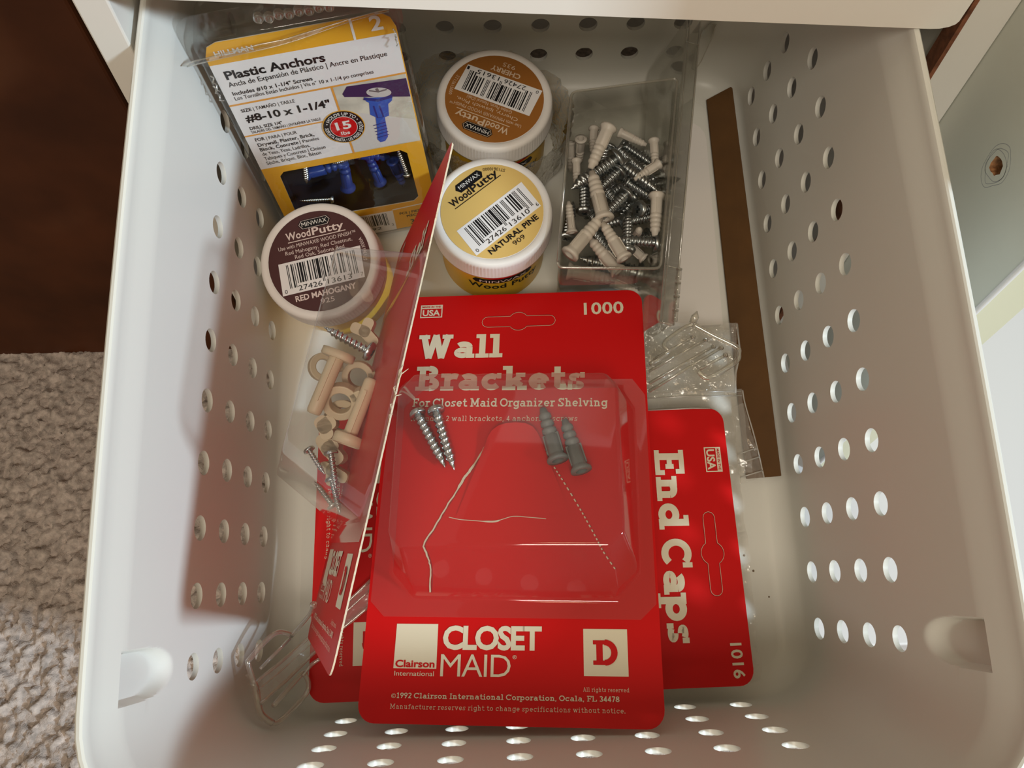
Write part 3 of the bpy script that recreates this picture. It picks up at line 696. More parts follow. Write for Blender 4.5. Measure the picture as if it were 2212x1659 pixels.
def put(root, head, tip, label, cat, group, L=1.0, roll=None, scale=None, fr=None):
    r = root if id(root) not in _used else dup(root); _used[id(root)] = 1
    a = Vector(head); b = Vector(tip)
    if fr: a = fr.p(*a); b = fr.p(*b)
    a, b = G @ a, G @ b; d = b - a; s = scale or d.length / L
    q = d.to_track_quat('Z', 'Y').to_matrix() @ Matrix.Rotation(roll if roll is not None else R_.uniform(0, 6), 3, 'Z')
    m = q.to_4x4() @ Matrix.Scale(s, 4); m.translation = (a + Vector((0, 0, FLOOR))) * U; r.matrix_world = m
    r['label'] = label; r['category'] = cat
    if group: r['group'] = group
    return r
# in the wall brackets pack
WS = screw_proto('wood_screw', '', '', '', L=1.2, r=.085, hr=.16, pitch=.11)
put(WS, (.63, 5.29, .15), (1.211, 4.239, .10), 'zinc wood screw under the wall brackets blister, left of its pair', 'screw', 'screws in the wall brackets pack', 1.2, .4, fr=WALL)
put(WS, (.978, 5.346, .15), (1.382, 4.183, .10), 'zinc wood screw under the wall brackets blister, right of its pair', 'screw', 'screws in the wall brackets pack', 1.2, .9, fr=WALL)
GA = anchor_proto('wall_anchor', 'greypl', 1.0, .125, 3, .185)
put(GA, (3.248, 4.31, .19), (2.97, 5.325, .16), 'grey ribbed wall anchor under the blister, left and higher of two', 'wall anchor', 'grey anchors in the wall brackets pack', 1.0, 1.2, fr=WALL)
put(GA, (3.659, 4.111, .19), (3.368, 5.095, .16), 'grey ribbed wall anchor under the blister, right and lower of two', 'wall anchor', 'grey anchors in the wall brackets pack', 1.0, 1.5, fr=WALL)

# ================================================================== putty jars
def jar(name, label, c, ztop, ang, labmat, ink, ink2, title, num, code, digits, R=1.18, H=2.05, tilt=None, sc=1.0, uses=None, side=True):
    ax = Vector(tilt or (0, 0, 1)).normalized(); F0 = Fr((0, 0, 0), (1, 0, 0), (0, 1, 0))
    u = Vector((math.cos(ang), math.sin(ang), 0)); u = (u - ax * u.dot(ax)).normalized(); v = ax.cross(u)
    F = Fr(Vector(c), u, v); top = Vector(c)                       # frame on the lid top
    T = Thing(name, label, 'jar', F.p(0, 0, -H * sc))
    Rk = R * sc; Hk = H * sc; B = Rk * .90
    M = Mesh(); lathe(M, [(B * .90, -Hk), (B * .97, -Hk + .05), (B, -Hk + .14), (B, -.42 * sc), (B * .93, -.40 * sc)], 'jarbody', 64, F); T.part('jar_body', M)
    M = Mesh(); lathe(M, [(B + .012, -Hk + .16), (B + .012, -.47 * sc)], 'jaryellow', 64, F, cap0=False, cap1=False)
    lab = T.part('body_label', M)
    if side:
        M = Mesh(); FU = Fr(F.o, (1, 0, 0), (0, 1, 0))
        a0 = -PI / 2 + .18
        def warp(x, y, h): a = a0 + x / B; q = B + .014 + h; return FU.p(q * math.cos(a), q * math.sin(a), y)
        def wp(pts, m, h=.004):
            vs = [warp(x, y, h) for x, y in pts]; n = len(vs) // 2; M.add(vs, [(i, i + 1, len(vs) - 2 - i, len(vs) - 1 - i) for i in range(n - 1)], m)
        xs = [-.9 + .1 * i for i in range(19)]
        wp([(x, -.60 - .22 * (1 - (x / .9) ** 2)) for x in xs] + [(x, -.53 - .22 * (1 - (x / .9) ** 2)) for x in xs[::-1]], 'red_ink')
        px_ = [-.62, -.56] + [-.5 + .1 * i for i in range(11)] + [.56, .62]
        wp([(x, -.93 if abs(x) > .6 else -1.0) for x in px_] + [(x, -.90 if abs(x) > .6 else -.80) for x in px_[::-1]], 'black', .009)
        write(M, FU, 'MINWAX', 's', 'w', (-.48, -.96), (.48, -.96), (-.48, -.85), .014, warp)
        write(M, FU, 'Wood Putty', 'sb', 'k', (-.72, -1.28), (.78, -1.28), (-.72, -1.05), .009, warp)
        T.part('side_printing', M, lab, 'black MINWAX Wood Putty lettering on yellow')
    M = Mesh(); n = 240
    def rf(r, z, a):
        if -.44 * sc < z < -.10 * sc and r > Rk * .9: return r * (1 - .011 * (.5 + .5 * math.cos(a * 110)))
        return r
    prof = [(Rk * .94, -.50 * sc), (Rk, -.50 * sc), (Rk, -.465 * sc), (Rk * .995, -.43 * sc), (Rk * .985, -.12 * sc), (Rk * .975, -.07 * sc), (Rk * .955, -.025 * sc), (Rk * .92, -.004 * sc), (Rk * .89, 0), (Rk * .85, -.006), (Rk * .838, -.016)]
    lathe(M, prof, 'lid', 330, F, rf); lid = T.part('lid', M)
    k = .98 * sc
    M = Mesh(); M.add([F.p(p[0], p[1], -.008) for p in circ(0, 0, k, 64)], [tuple(range(64))], labmat); T.part('lid_label', M, lid, None)
    # printing in label units
    M = Mesh(); h0 = -.004
    def q(x, y): return (x * k, y * k)
    def W(s, st, i, a, b, t, h=.002): write(M, F, s, st, i, q(*a), q(*b), q(*t), h)
    dx = 0
    hexo = [(-.26, .78), (-.20, .86), (.30, .86), (.36, .78), (.30, .69), (-.20, .69)]
    def grow(P, g): cx, cy = .05, .775; return [q(cx + (x - cx) * g, cy + (y - cy) * (g * 1.0 + (g - 1) * 1.6)) for x, y in P]
    poly(M, F, grow(hexo, 1.06), h0, 'black'); poly(M, F, grow(hexo, 1.0), h0 + .002, ink if ink != 'black' else 'tan_ink'); poly(M, F, grow(hexo, .965), h0 + .004, 'black')
    W('MINWAX', 's', 'w', (-.20, .735), (.30, .735), (-.20, .825), .006)
    W('Wood', 'sb', ink, (-.55, .53), (-.06, .53), (-.55, .685)); W('Putty', 'sb', ink, (-.03, .53), (.60, .53), (-.03, .685))
    poly(M, F, [q(-.53, .475), q(.62, .475), q(.62, .492), q(-.53, .492)], h0 + .002, INK.get(ink, ink))
    if uses:
        W(uses[0], 's', ink2, (-.74, .36), (.80, .36), (-.74, .44)); W(uses[1], 's', ink2, (-.62, .245), (.71, .245), (-.62, .325)); W(uses[2], 's', ink2, (-.45, .135), (.53, .135), (-.45, .215))
    poly(M, F, [q(-.83, -.535), q(.80, -.525), q(.835, .11), q(-.80, .105)], h0 + .001, 'paperwhite')
    barcode(M, F, code, q, -.66, .70, .055, -.345, -.42, h0 + .003)
    W(code[1:6], 's', 'k', (-.50, -.495), (-.03, -.495), (-.50, -.39)); W(code[6:11], 's', 'k', (.08, -.495), (.56, -.495), (.08, -.39))
    W(code[0], 's', 'k', (-.775, -.50), (-.72, -.50), (-.775, -.42)); W(code[11], 's', 'k', (.735, -.49), (.785, -.49), (.735, -.41))
    W(title, 'sx', ink, (-.60 if len(title) > 8 else -.30, -.70), (.60 if len(title) > 8 else .34, -.70), (-.6, -.585)); W(num, 's', ink, (-.13, -.85), (.14, -.85), (-.13, -.75))
    arctext(M, F, digits, 's', ink2, 0, 0, .93 * k, 34 if uses is None else -13, 62 if uses is None else 17, .07 * k, .002, inward=True)
    T.part('lid_printing', M, lid, 'printed name, bar code and number')
    return T
jar('putty_jar', 'wood putty jar with mustard Natural Pine lid label, in front of the other jar', (-.634, 2.42, 1.15), 1.15, math.radians(37.9), 'pine', 'k', 'k', 'NATURAL PINE', '909', '027426136106', 'ST13610000')
jar('putty_jar', 'wood putty jar with brown Cherry lid label upside down, standing at the back', (-.515, 4.85, 1.15), 1.15, math.radians(155.7), 'cherry', 'tan_ink', 'tan_ink', 'CHERRY', '935', '027426136151', 'ST13615000',
    uses=('Use with MINWAX® WOOD FINISH™', 'Cherry, Ipswich Pine,', 'Golden Pecan, Natural (Oak)'))
jar('putty_jar', 'wood putty jar with dark Red Mahogany lid label, tilted by the left wall', (-3.90, 1.53, 1.08), 1.1, math.radians(11.1), 'mahog', 'pink_ink', 'pink_ink', 'RED MAHOGANY', '925', '027426136137', 'ST13613000A', tilt=(-.05, -.13, .99), sc=.985,
    uses=('Use with MINWAX® WOOD FINISH™', 'Red Mahogany, Red Chestnut,', 'Red Oak, Sedona Red'), side=False)

# ================================================================== plastic anchors clamshell
T = Thing('clamshell_pack', 'clear clamshell of plastic anchors with yellow and white card leaning at the back left', 'package', HILL.p(1.4, -2.4, -.4))
M = Mesh(); F = HILL
win = [(.32, -.16), (2.56, -.16), (2.67, -.26), (2.67, -1.50), (2.56, -1.60), (.30, -1.56), (.19, -1.46), (.22, -.26)]
outl = [(-.06, -2.36), (2.99, -2.36), (3.0, 2.45), (2.94, 2.64), (2.80, 2.74), (.2, 2.74), (.04, 2.68), (-.05, 2.5)]
prism(M, outl, -.02, 0, F, 'orange', 'cardedge', 'cardback', holes=[win[::-1]]); CH = T.part('insert_card', M)
M = Mesh(); W = lambda *a, **k: write(M, F, *a, **k)
poly(M, F, [(-.055, .0), (2.97, .0), (2.985, 2.35), (-.05, 2.35)], .004, 'paperwhite')
poly(M, F, [(2.29, 2.35), (2.33, 2.35), (2.335, 2.74), (2.295, 2.74)], .005, 'white_ink')
ribbon(M, [(-.05, 1.53), (2.98, 1.56)], .035, .010, F, 'orange_line'); ribbon(M, [(1.70, 1.54), (1.70, -.02)], .035, .010, F, 'orange_line'); ribbon(M, [(-.05, .83), (1.36, .85)], .03, .010, F, 'orange_line')
poly(M, F, [(1.72, .0), (2.97, .0), (2.97, 1.54), (1.72, 1.54)], .006, 'photo1'); poly(M, F, [(1.72, .02), (2.97, .02), (2.97, .95), (1.72, 1.0)], .007, 'photo2')
poly(M, F, [(1.72, 1.27), (2.97, .93), (2.97, .52), (1.82, .98)], .008, 'photo1')
poly(M, F, [(1.95, 1.5), (1.84, 1.36), (1.86, 1.29), (2.97, 1.05), (2.97, 1.45)], .010, 'navy')
bl = [(2.17, 1.20), (2.20, 1.12), (2.24, 1.08), (2.20, .82), (2.28, .74), (2.24, .42), (2.20, .22), (2.24, .14), (2.33, .15), (2.40, .24), (2.42, .42), (2.44, .70), (2.52, .72), (2.56, .98), (2.64, 1.04), (2.66, 1.12)]
poly(M, F, bl, .014, 'photoblue')
for i in range(5): y = .26 + .075 * i; ribbon(M, [(2.20, y), (2.43, y + .03)], .018, .016, F, 'photoblue2')
ribbon(M, [(2.30, 1.0), (2.31, .72), (2.42, .72), (2.40, .98)], .03, .016, F, 'photoblue2'); ribbon(M, [(2.17, 1.19), (2.4, 1.10), (2.66, 1.13)], .06, .016, F, 'photoblue2')
poly(M, F, [(2.455 + .21 * math.cos(a), 1.265 + .105 * math.sin(a) - .04 * math.cos(a)) for a in [2 * PI * i / 30 for i in range(30)]], .018, 'silver')
ribbon(M, [(2.30, 1.34), (2.45, 1.28), (2.60, 1.30)], .03, .020, F, 'grey_ink'); ribbon(M, [(2.43, 1.36), (2.45, 1.28)], .05, .021, F, 'grey_ink')
for r, m_, hh in ((.375, 'orange', .022), (.360, 'black', .024), (.245, 'white_ink', .026), (.235, 'red_ink', .028)): poly(M, F, circ(1.683, .66, r, 44), hh, m_)
for s, st, i, a, b, c in (('Plastic Anchors', 'sx', 'k', (.112, 2.049), (1.754, 2.065), (.12, 2.215)), ('HILLMAN', 'sx', 'w', (.105, 2.50), (.724, 2.50), (.12, 2.60)), ('2', 'sx', 'w', (2.60, 2.465), (2.80, 2.465), (2.62, 2.73)),
    ('Ancla de Expansión de Plástico | Ancre en Plastique', 'sc', 'k', (.097, 1.90), (2.752, 1.955), (.117, 2.0)), ('Includes #10 x 1-1/4" Screws', 'sb', 'k', (.095, 1.726), (1.445, 1.746), (.111, 1.804)),
    ('Los Tornillos Están Incluidos | Vis n° 10 x 1-1/4 po comprises', 'sc', 'k', (.092, 1.622), (2.458, 1.665), (.107, 1.70)), ('SIZE', 'sb', 'k', (.096, 1.355), (.274, 1.36), (.109, 1.425)), ('| TAMAÑO | TAILLE', 'sc', 'k', (.307, 1.358), (1.026, 1.37), (.317, 1.43)),
    ('#8-10 x 1-1/4"', 'sx', 'k', (.108, 1.135), (1.587, 1.146), (.133, 1.293)), ('DRILL SIZE 1/4"', 'sb', 'k', (.1, .954), (.674, .963), (.111, 1.024)), ('TALADRE DEL TAMAÑO | ENTRAÎNER LA TAILLE', 'sc', 'k', (.092, .868), (1.34, .895), (.106, .93)),
    ('FOR', 'sb', 'k', (.096, .682), (.265, .681), (.111, .759)), ('| PARA | POUR', 'sc', 'k', (.295, .68), (.848, .689), (.306, .755)), ('Drywall, Plaster, Brick,', 'sb', 'k', (.097, .551), (1.125, .571), (.114, .633)), ('Block, Concrete', 'sb', 'k', (.097, .436), (.8, .452), (.114, .519)),
    ('| Paneles', 'sc', 'k', (.831, .455), (1.183, .464), (.84, .532)), ('de Yeso, Yeso, Ladrillos,', 'sc', 'k', (.1, .322), (.978, .338), (.117, .406)), ('Tabiques y Concreto | Cloison', 'sc', 'k', (.097, .205), (1.238, .231), (.115, .29)), ('Sèche, Brique, Bloc, Béton', 'sc', 'k', (.096, .089), (1.122, .117), (.113, .175))):
    W(s, st, i, a, b, c, .010)
W('15', 'sx', 'w', (1.545, .62), (1.822, .62), (1.545, .80), .031); W('lbs', 'sb', 'w', (1.60, .49), (1.76, .49), (1.60, .57), .031)
arctext(M, F, '• HOLDS UP TO •', 'sb', 'w', 1.683, .66, .268, 158, 22, .068, .027)
arctext(M, F, 'SOPORTA HASTA • LES PRISES', 'sb', 'w', 1.683, .66, .336, 172, 322, .068, .027, inward=True)
arctext(M, F, "JUSQU'À", 'sb', 'w', 1.683, .66, .336, 326, 372, .068, .027, inward=True)
poly(M, F, [(.10, -2.36), (2.05, -2.36), (2.08, -1.76), (.10, -1.74)], .005, 'paperwhite')
barcode(M, F, '008236774924', lambda x, y: (x, y), .9, 1.93, -1.80, -2.14, -2.18, .008)
W('77492', 's', 'k', (1.2, -2.27), (1.75, -2.27), (1.2, -2.19), .010); W('2', 's', 'k', (1.98, -2.22), (2.02, -2.22), (1.98, -2.15), .01)
ribbon(M, [(2.08, -1.74), (2.98, -1.70)], .03, .008, F, 'white_ink')
W('PCS | PIEZAS', 'sb', 'k', (2.2, -1.93), (2.75, -1.93), (2.2, -1.86), .010); W('PIÈCES', 'sb', 'k', (2.33, -2.04), (2.65, -2.04), (2.33, -1.97), .010); W('36', 'sb', 'k', (2.38, -2.27), (2.58, -2.27), (2.38, -2.13), .010)
T.part('printing', M, CH, 'black text, orange rules, blue anchor picture and red load badge')
M = Mesh(); prism(M, [(p[0], p[1]) for p in rrect(.02, -2.3, 2.92, .3, .1)], -.85, -.83, F, 'tray')  # added liner, coloured black to stand for the shade behind the window
for (x0, x1, y0, y1) in ((.02, .06, -2.3, .3), (2.88, 2.92, -2.3, .3), (.06, 2.88, -2.3, -2.26), (.06, 2.88, .26, .3)):
    prism(M, [(x0, y0), (x1, y0), (x1, y1), (x0, y1)], -.83, -.03, F, 'tray')
T.part('tray', M, None, 'black liner put in for the shade inside the pack')
# shell
M = Mesh(); o8 = rrect(-.16, -2.38, 3.10, 2.95, .30, 5); i8 = rrect(-.10, -2.34, 3.04, 2.86, .26, 5); n8 = len(o8)
vs = [F.p(*p, -.86) for p in o8] + [F.p(*p, -.02) for p in o8] + [F.p(*p, .10) for p in i8]
M.add(vs, [(k * n8 + i, k * n8 + (i + 1) % n8, (k + 1) * n8 + (i + 1) % n8, (k + 1) * n8 + i) for k in range(2) for i in range(n8)] + [tuple(range(2 * n8, 3 * n8)), tuple(range(n8))[::-1]], 'clam', True)
o = T.part('shell', M); bevel(o, .03, 2)
M = Mesh()
fo = rrect(-.30, 2.30, 3.14, 3.22, .30, 5)
prism(M, fo, -.05, -.03, F, 'clam'); 
for i in range(8):
    u = .98 + .155 * i; v = 3.02 - (.02 if i % 2 else 0)
    lathe(M, [(.085, -.03), (.08, .03), (.045, .05), (.03, .02), (.012, .03)], 'hook', 14, Fr(F.p(u, v, 0), F.u, F.v))
T.part('hang_flange', M, None, 'clear flange with a row of moulded rings')
M = Mesh(); fl_ = []
for i in range(17):
    t = i / 16; u = -.36 + 3.3 * t; v = 2.50 + .28 * t + .02 * math.sin(9 * t)
    fl_ += [F.p(u, v, .12 + .05 * math.sin(5 * t)), F.p(u + .02, v + .17 - .05 * t + .02 * noise.noise(Vector((t * 9, 0, 0))), .30 - .12 * t)]
M.add(fl_, [(2 * i, 2 * i + 1, 2 * i + 3, 2 * i + 2) for i in range(16)], 'clam', True)
tube(M, fl_[1::2], .012, 'hook', 5)
tube(M, fl_[0::2], .010, 'hook', 5)
for s_ in ((-.08, 1.75), (-.06, 1.95), (2.95, 2.2)):
    P = [F.p(s_[0] + .08 * noise.noise(Vector((i * .9, s_[1], 2))), s_[1] + .05 * i, .12 + .04 * math.sin(i * 2)) for i in range(7)]
    tube(M, P, .014, 'hook', 5)
T.part('torn_flap', M, None, 'bent torn strip of clear plastic')
BA = anchor_proto('plastic_anchor', 'bluepl', 1.0, .12, 3, .17)
BS = screw_proto('anchor_screw', '', '', '', 'zinc', 1.0, .07, .15, .07)
pos = ['upper left corner', 'lower left', 'middle, pointing down', 'right edge', 'right of the middle', 'lying across the top middle', 'top right']
for i, (a, b) in enumerate((((1.358, -.35), (.968, -.025)), ((.62, -.60), (1.448, -.527)), ((1.30, -1.25), (1.418, -.328)), ((2.321, -.755), (2.407, -1.49)), ((1.957, -1.347), (1.887, -.542)), ((1.509, -.404), (2.277, -.737)), ((2.0, -.20), (2.6, -.413)))):
    put(BA, (*a, -.25 - .04 * i), (*b, -.25 - .04 * i), 'blue plastic anchor in the clamshell window, ' + pos[i], 'wall anchor', 'blue anchors in the clamshell', fr=HILL)
for i, (a, b, d) in enumerate((((.754, -.0), (.594, -.75), 'upper left'), ((.95, -1.28), (.319, -1.16), 'lower left, lying flat'), ((2.558, -.95), (2.50, -.21), 'right corner'), ((1.75, -.25), (1.2, -.35), 'top middle, shiny head'))):
    put(BS, (*a, -.16), (*b, -.16), 'zinc screw in the clamshell window, ' + d, 'screw', 'screws in the clamshell', fr=HILL)

# ================================================================== clear case with screws and anchors
T = Thing('plastic_case', 'clear hinged plastic case full of screws and white anchors', 'case', (1.9, 3, -.85))
def rtray(base, top, z0, z1, m, r=.12):
    M = Mesh(); def_ = None
    b = []; 
    def rnd(Q, z, rr):
        out = []; n = len(Q)
        for i in range(n):
            p = Vector(Q[i]); a = (Vector(Q[i - 1]) - p).normalized(); c = (Vector(Q[(i + 1) % n]) - p).normalized()
            for k in range(5):
                t = k / 4; q = (p + a * rr) * (1 - t) ** 2 + p * 2 * t * (1 - t) + (p + c * rr) * t * t; out.append((q.x, q.y, z))
        return out
    A_, B_ = rnd(base, z0, r), rnd(top, z1, r); n = len(A_)
    M.add(A_ + B_, [(i, (i + 1) % n, n + (i + 1) % n, n + i) for i in range(n)] + [tuple(range(n))[::-1]], m, True)
    C_ = rnd([(p[0] + (p[0] - 1.8) * .012, p[1] + (p[1] - 3) * .012) for p in top], z1, r)
    return M, A_, B_
baseq = [(.88, .95), (2.62, .72), (3.34, 5.62), (1.12, 5.38)]
topq = [(.54, 1.00), (2.36, .80), (3.10, 5.18), (.96, 4.86)]
topq = [(.54, 1.16), (2.44, 1.08), (3.12, 5.10), (1.00, 4.84)]
M, A_, B_ = rtray([(.66, 1.20), (2.52, 1.12), (3.16, 5.2), (1.10, 4.98)], topq, -.84, 1.3, 'case'); o = T.part('tray', M)
s_ = o.modifiers.new('wall', 'SOLIDIFY'); s_.thickness = .035 * U
M = Mesh(); tube(M, B_ + [B_[0]], .028, 'hook', 6); T.part('tray_rim', M)
# open lid standing along the right side, seen edge-on
M = Mesh(); LF = Fr((2.47, .02, 1.28), (1.12, 6.6, .1), (.25, 0, 1)); LF2 = LF
a = LF.u; Lr = 6.45
for (h0, h1) in ((0, .012), (.27, .282)): prism(M, [(0, -1.9 if 0 else -1.15), (Lr, -1.9), (Lr, 0), (0, 0)], h0 - .14, h1 - .14, LF, 'case')
for (q0, q1) in (((0, 0), (Lr, 0)),):
    M.add([LF.p(0, .0, -.14), LF.p(Lr, .0, -.14), LF.p(Lr, .0, .142), LF.p(0, .0, .142)], [(0, 1, 2, 3)], 'case')
    M.add([LF.p(0, .0, -.14), LF.p(0, .0, .142), LF.p(0, -1.15, .142), LF.p(0, -1.15, -.14)], [(0, 1, 2, 3)], 'case')
T.part('lid', M)
M = Mesh()
for h in (-.14, -.085, .142): tube(M, [LF.p(0, 0, h), LF.p(Lr, 0, h)], .014 if h < .1 else .020, 'hook', 6)
tube(M, [LF.p(0, 0, -.14), LF.p(0, 0, .142)], .02, 'hook', 6); tube(M, [LF.p(1.1, .01, -.14), LF.p(1.1, .01, .142)], .012, 'hook', 6); tube(M, [LF.p(5.9, .01, -.14), LF.p(5.9, .01, .142)], .012, 'hook', 6)
T.part('lid_rim', M, None, 'long double rim of the open lid')
for i in range(4):
    M = Mesh(); tube(M, [LF.p(.08 + i * .27, -.02, .16), LF.p(.28 + i * .27, -.02, .16)], .055, 'case', 10); tube(M, [LF.p(.28 + i * .27, -.02, .16), LF.p(.30 + i * .27, -.02, .16)], .06, 'hook', 10); T.part('hinge_knuckle', M)
CSW = screw_proto('zinc_screw', '', '', '', 'zincdark', 1.0, .125, .21, .085)
SCR = [([2.15, 4.33, .2], [2.7, 3.87, .2], 'near the back of the pile'), ([2.04, 4.14, .3], [2.57, 3.56, .3], 'with its round head at the back'), ([1.85, 3.56, .95], [.91, 2.93, .95], 'pointing to the left wall'), ([2.01, 3.52, .75], [2.68, 2.91, .75], 'long one pointing to the right'),
([1.89, 3.32, .9], [1.46, 2.92, .9], 'below the ring-shaped head'), ([2.11, 3.26, .55], [2.6, 2.88, .55], 'under the long right-pointing one'), ([1.98, 2.75, 1.05], [1.53, 2.32, 1.05], 'on top in the middle'), ([1.17, 2.52, .8], [1.21, 3.1, .8], 'with its cross head facing up at the left'),
([2.22, 2.49, .9], [2.62, 2.62, .6], 'with bright head facing up at the right'), ([1.92, 2.29, .75], [2.44, 2.39, .75], 'with cross head facing up near the middle'), ([2.5, 1.78, .9], [2.02, 1.84, .9], 'with bright head against the lid rim'), ([1.75, 1.79, .35], [1.4, 2.3, .35], 'between the two front anchors'),
([2.30, 1.52, .0], [1.12, 1.9, .0], 'long one lying across the front'), ([2.54, 1.24, .1], [2.61, 1.64, .1], 'stub at the front right corner'), ([1.83, 4.2, .3], [1.57, 3.51, .3], 'behind the upright anchor'), ([2.11, 2.55, .4], [1.7, 2.44, .4], 'in the gap under the top middle one'),
([1.94, 2.85, .3], [1.64, 3.41, .3], 'in the dark centre of the pile'), ([.86, 2.27, .2], [.95, 2.68, .2], 'at the left wall, low down'), ([1.92, 1.63, .9], [1.96, 2.0, .9], 'with its tip up at the front'), ([2.43, 3.23, .4], [2.85, 3.32, .4], 'bright tip at the right wall'),
([1.82, 3.59, .05], [2.28, 2.87, .05], 'buried at the bottom, left'), ([2.41, 3.32, .05], [1.89, 2.53, .05], 'buried at the bottom, right'),
([1.72, 3.9, .1], [2.35, 3.45, .1], 'deep down at the back'), ([1.5, 3.0, .25], [2.1, 3.35, .25], 'slanting under the long anchor'), ([2.5, 2.2, .3], [1.9, 2.05, .3], 'deep down at the front right'), ([1.35, 2.75, .3], [1.75, 2.1, .3], 'deep down at the front left'), ([2.2, 3.0, .35], [2.7, 3.45, .35], 'crossing beneath the right-pointing one')]
for a, b, d in SCR:
    L = (Vector(b) - Vector(a)).length; b2 = Vector(a) + (Vector(b) - Vector(a)) * max(1, .82 / L) * 1.0
    put(CSW, a, b2, 'zinc screw in the clear case, ' + d, 'screw', 'screws in the clear case')
WA = anchor_proto('white_anchor', 'anchorw', 1.0, .135, 4, .185, .93)
ANC = [([1.7, 4.12, 1.2], [1.3, 3.28, 1.1], 'leaning at the back with its flared end up'), ([1.49, 2.17, 1.15], [1.3, 3.34, 1.1], 'long one across the middle of the screws'), ([.79, 1.49, 1.1], [1.44, 2.25, 1.1], 'pointing up right from the front left corner'), ([1.81, 1.34, 1.2], [1.46, 2.1, 1.15], 'with open end towards the front'),
([1.24, 4.34, .45], [1.26, 4.15, -.2], 'standing with its round open end up'), ([1.1, 3.76, .6], [1.08, 3.14, .6], 'upright along the left wall'), ([2.02, 4.4, .55], [2.54, 4.1, .55], 'lying along the back'), ([2.68, 4.11, .7], [2.66, 3.46, .7], 'flared one at the back right'),
([2.72, 3.52, .8], [2.27, 3.23, .8], 'short one at the right, pointing left'), ([2.57, 2.74, 1.0], [2.46, 1.87, 1.0], 'smooth one beside the lid rim'), ([.90, 2.08, .8], [.86, 2.65, .9], 'thin pale tip at the left'), ([2.22, 2.16, .3], [2.20, 2.08, .85], 'with only its round tip showing'),
([1.75, 1.24, .8], [1.24, 1.95, .8], 'ribbed one near the front'), ([.82, 1.50, .3], [1.75, 1.28, .3], 'lying along the front wall'), ([1.70, 1.30, .15], [2.21, 1.05, .15], 'at the front edge by the red card'), ([2.33, 1.62, .5], [2.02, 1.95, .5], 'ring end at the front right'),
([1.55, 4.67, .3], [1.49, 4.11, .3], 'thin one behind the leaning anchor'), ([1.08, 4.54, .0], [1.09, 4.23, -.3], 'half hidden in the back left corner'), ([1.69, 4.69, .0], [1.59, 4.14, .0], 'pressed against the back wall'), ([2.86, 4.24, .2], [2.80, 3.63, .2], 'in the back right corner')]
for a, b, d in ANC:
    L = (Vector(b) - Vector(a)).length
    put(WA, a, b, 'white plastic anchor in the clear case, ' + d, 'wall anchor', 'white anchors in the clear case', scale=max(.62, min(1.05, L)))

# ================================================================== contents of the standing pack
SD = screw_proto('shelf_screw', '', '', '', 'zinc', 1.0, .085, .20, .10)
def P6(p, z): return (p[0], p[1], z)
for a, b, d in (((-2.86, -.43, 1.55), (-3.66, .03, 1.62), 'bright one at the top, pointing left'), ((-3.56, -2.15, 1.3), (-3.47, -2.78, 1.25), 'upright with a wide head, in the lower half'), ((-3.99, -2.05, 1.1), (-3.70, -2.50, 1.1), 'small dark one behind, at the left'),
                ((-3.60, -3.02, .85), (-3.93, -2.58, .9), 'dark one leaning left at the bottom'), ((-3.60, -2.57, 1.0), (-3.45, -3.18, .95), 'lowest one, tip down')):
    put(SD, a, b, 'zinc screw in the standing pack, ' + d, 'screw', 'screws in the standing pack')
def pin(name, label, a, b, r, fr_, fh, oval=1.0):
    a = Vector(a); b = Vector(b); ax = (b - a).normalized(); L = (b - a).length
    u = ax.cross(Vector((0, 0, 1))).normalized(); F = Fr(a, u, ax.cross(u)); T = Thing(name, label, 'peg', a)
    M = Mesh(); lathe(M, [(fr_ * .80, .03), (fr_ * .82, -.0), (fr_, .0), (fr_, fh), (fr_ * .9, fh + .02)], 'beige', 28, F, rf=lambda r, z, t: r * math.sqrt((math.cos(t)) ** 2 + (oval * math.sin(t)) ** 2)); T.part('flange', M)
    M = Mesh(); lathe(M, [(r, fh), (r * .95, L - .06), (r * .8, L - .01), (r * .5, L)], 'beige', 20, F); T.part('shank', M)
    for s_ in (1, -1):
        M = Mesh(); box(M, (-.03, s_ * r * .9 - .03, fh), (.03, s_ * r * .9 + .05, L * .8), 'beige', lambda x, y, z: F.p(x, y, z)); T.part('rib', M)
pin('shelf_peg', 'beige plastic peg with a long oval flange, upper left in the standing pack', (-3.38, -.42, 1.6), (-3.84, -1.50, 1.5), .135, .30, .12, .72)
pin('shelf_peg', 'beige plastic peg with a round flange at its lower end, in the standing pack', (-3.26, -2.06, 1.5), (-2.82, -.92, 1.55), .125, .26, .16)
def ring(label, c, R, r, n, h=1.0):
    F = Fr(c, *n); T = Thing('plastic_ring', label, 'ring', c, 'beige rings in the standing pack'); M = Mesh()
    k = 28; vs = []; 
    for i in range(k):
        a = 2 * PI * i / k
        for (q, z) in ((R + r, -h), (R + r, h), (R - r, h), (R - r, -h)): vs.append(F.p(q * math.cos(a), q * math.sin(a), z))
    M.add(vs, [(i * 4 + j, ((i + 1) % k) * 4 + j, ((i + 1) % k) * 4 + (j + 1) % 4, i * 4 + (j + 1) % 4) for i in range(k) for j in range(4)], 'beige', False)
    o = T.part('ring_body', M); bevel(o, .02, 2); M = Mesh(); F2 = Fr(F.p(R + r * .6, 0, 0), F.u, F.v)
    box(M, (-.10, -.09, -h), (.12, .09, h), 'beige', lambda x, y, z: F2.p(x, y, z)); o = T.part('lug', M); bevel(o, .02, 2)
ring('beige plastic ring at the left wall of the standing pack', (-3.78, -.55, 1.1), .20, .06, ((.8, .1, -.4), (0, 1, .2)), .09)
ring('beige plastic ring in the centre of the pile of the standing pack', (-3.42, -1.22, 1.2), .26, .07, ((.9, .3, .2), (-.3, .7, .5)), .12)
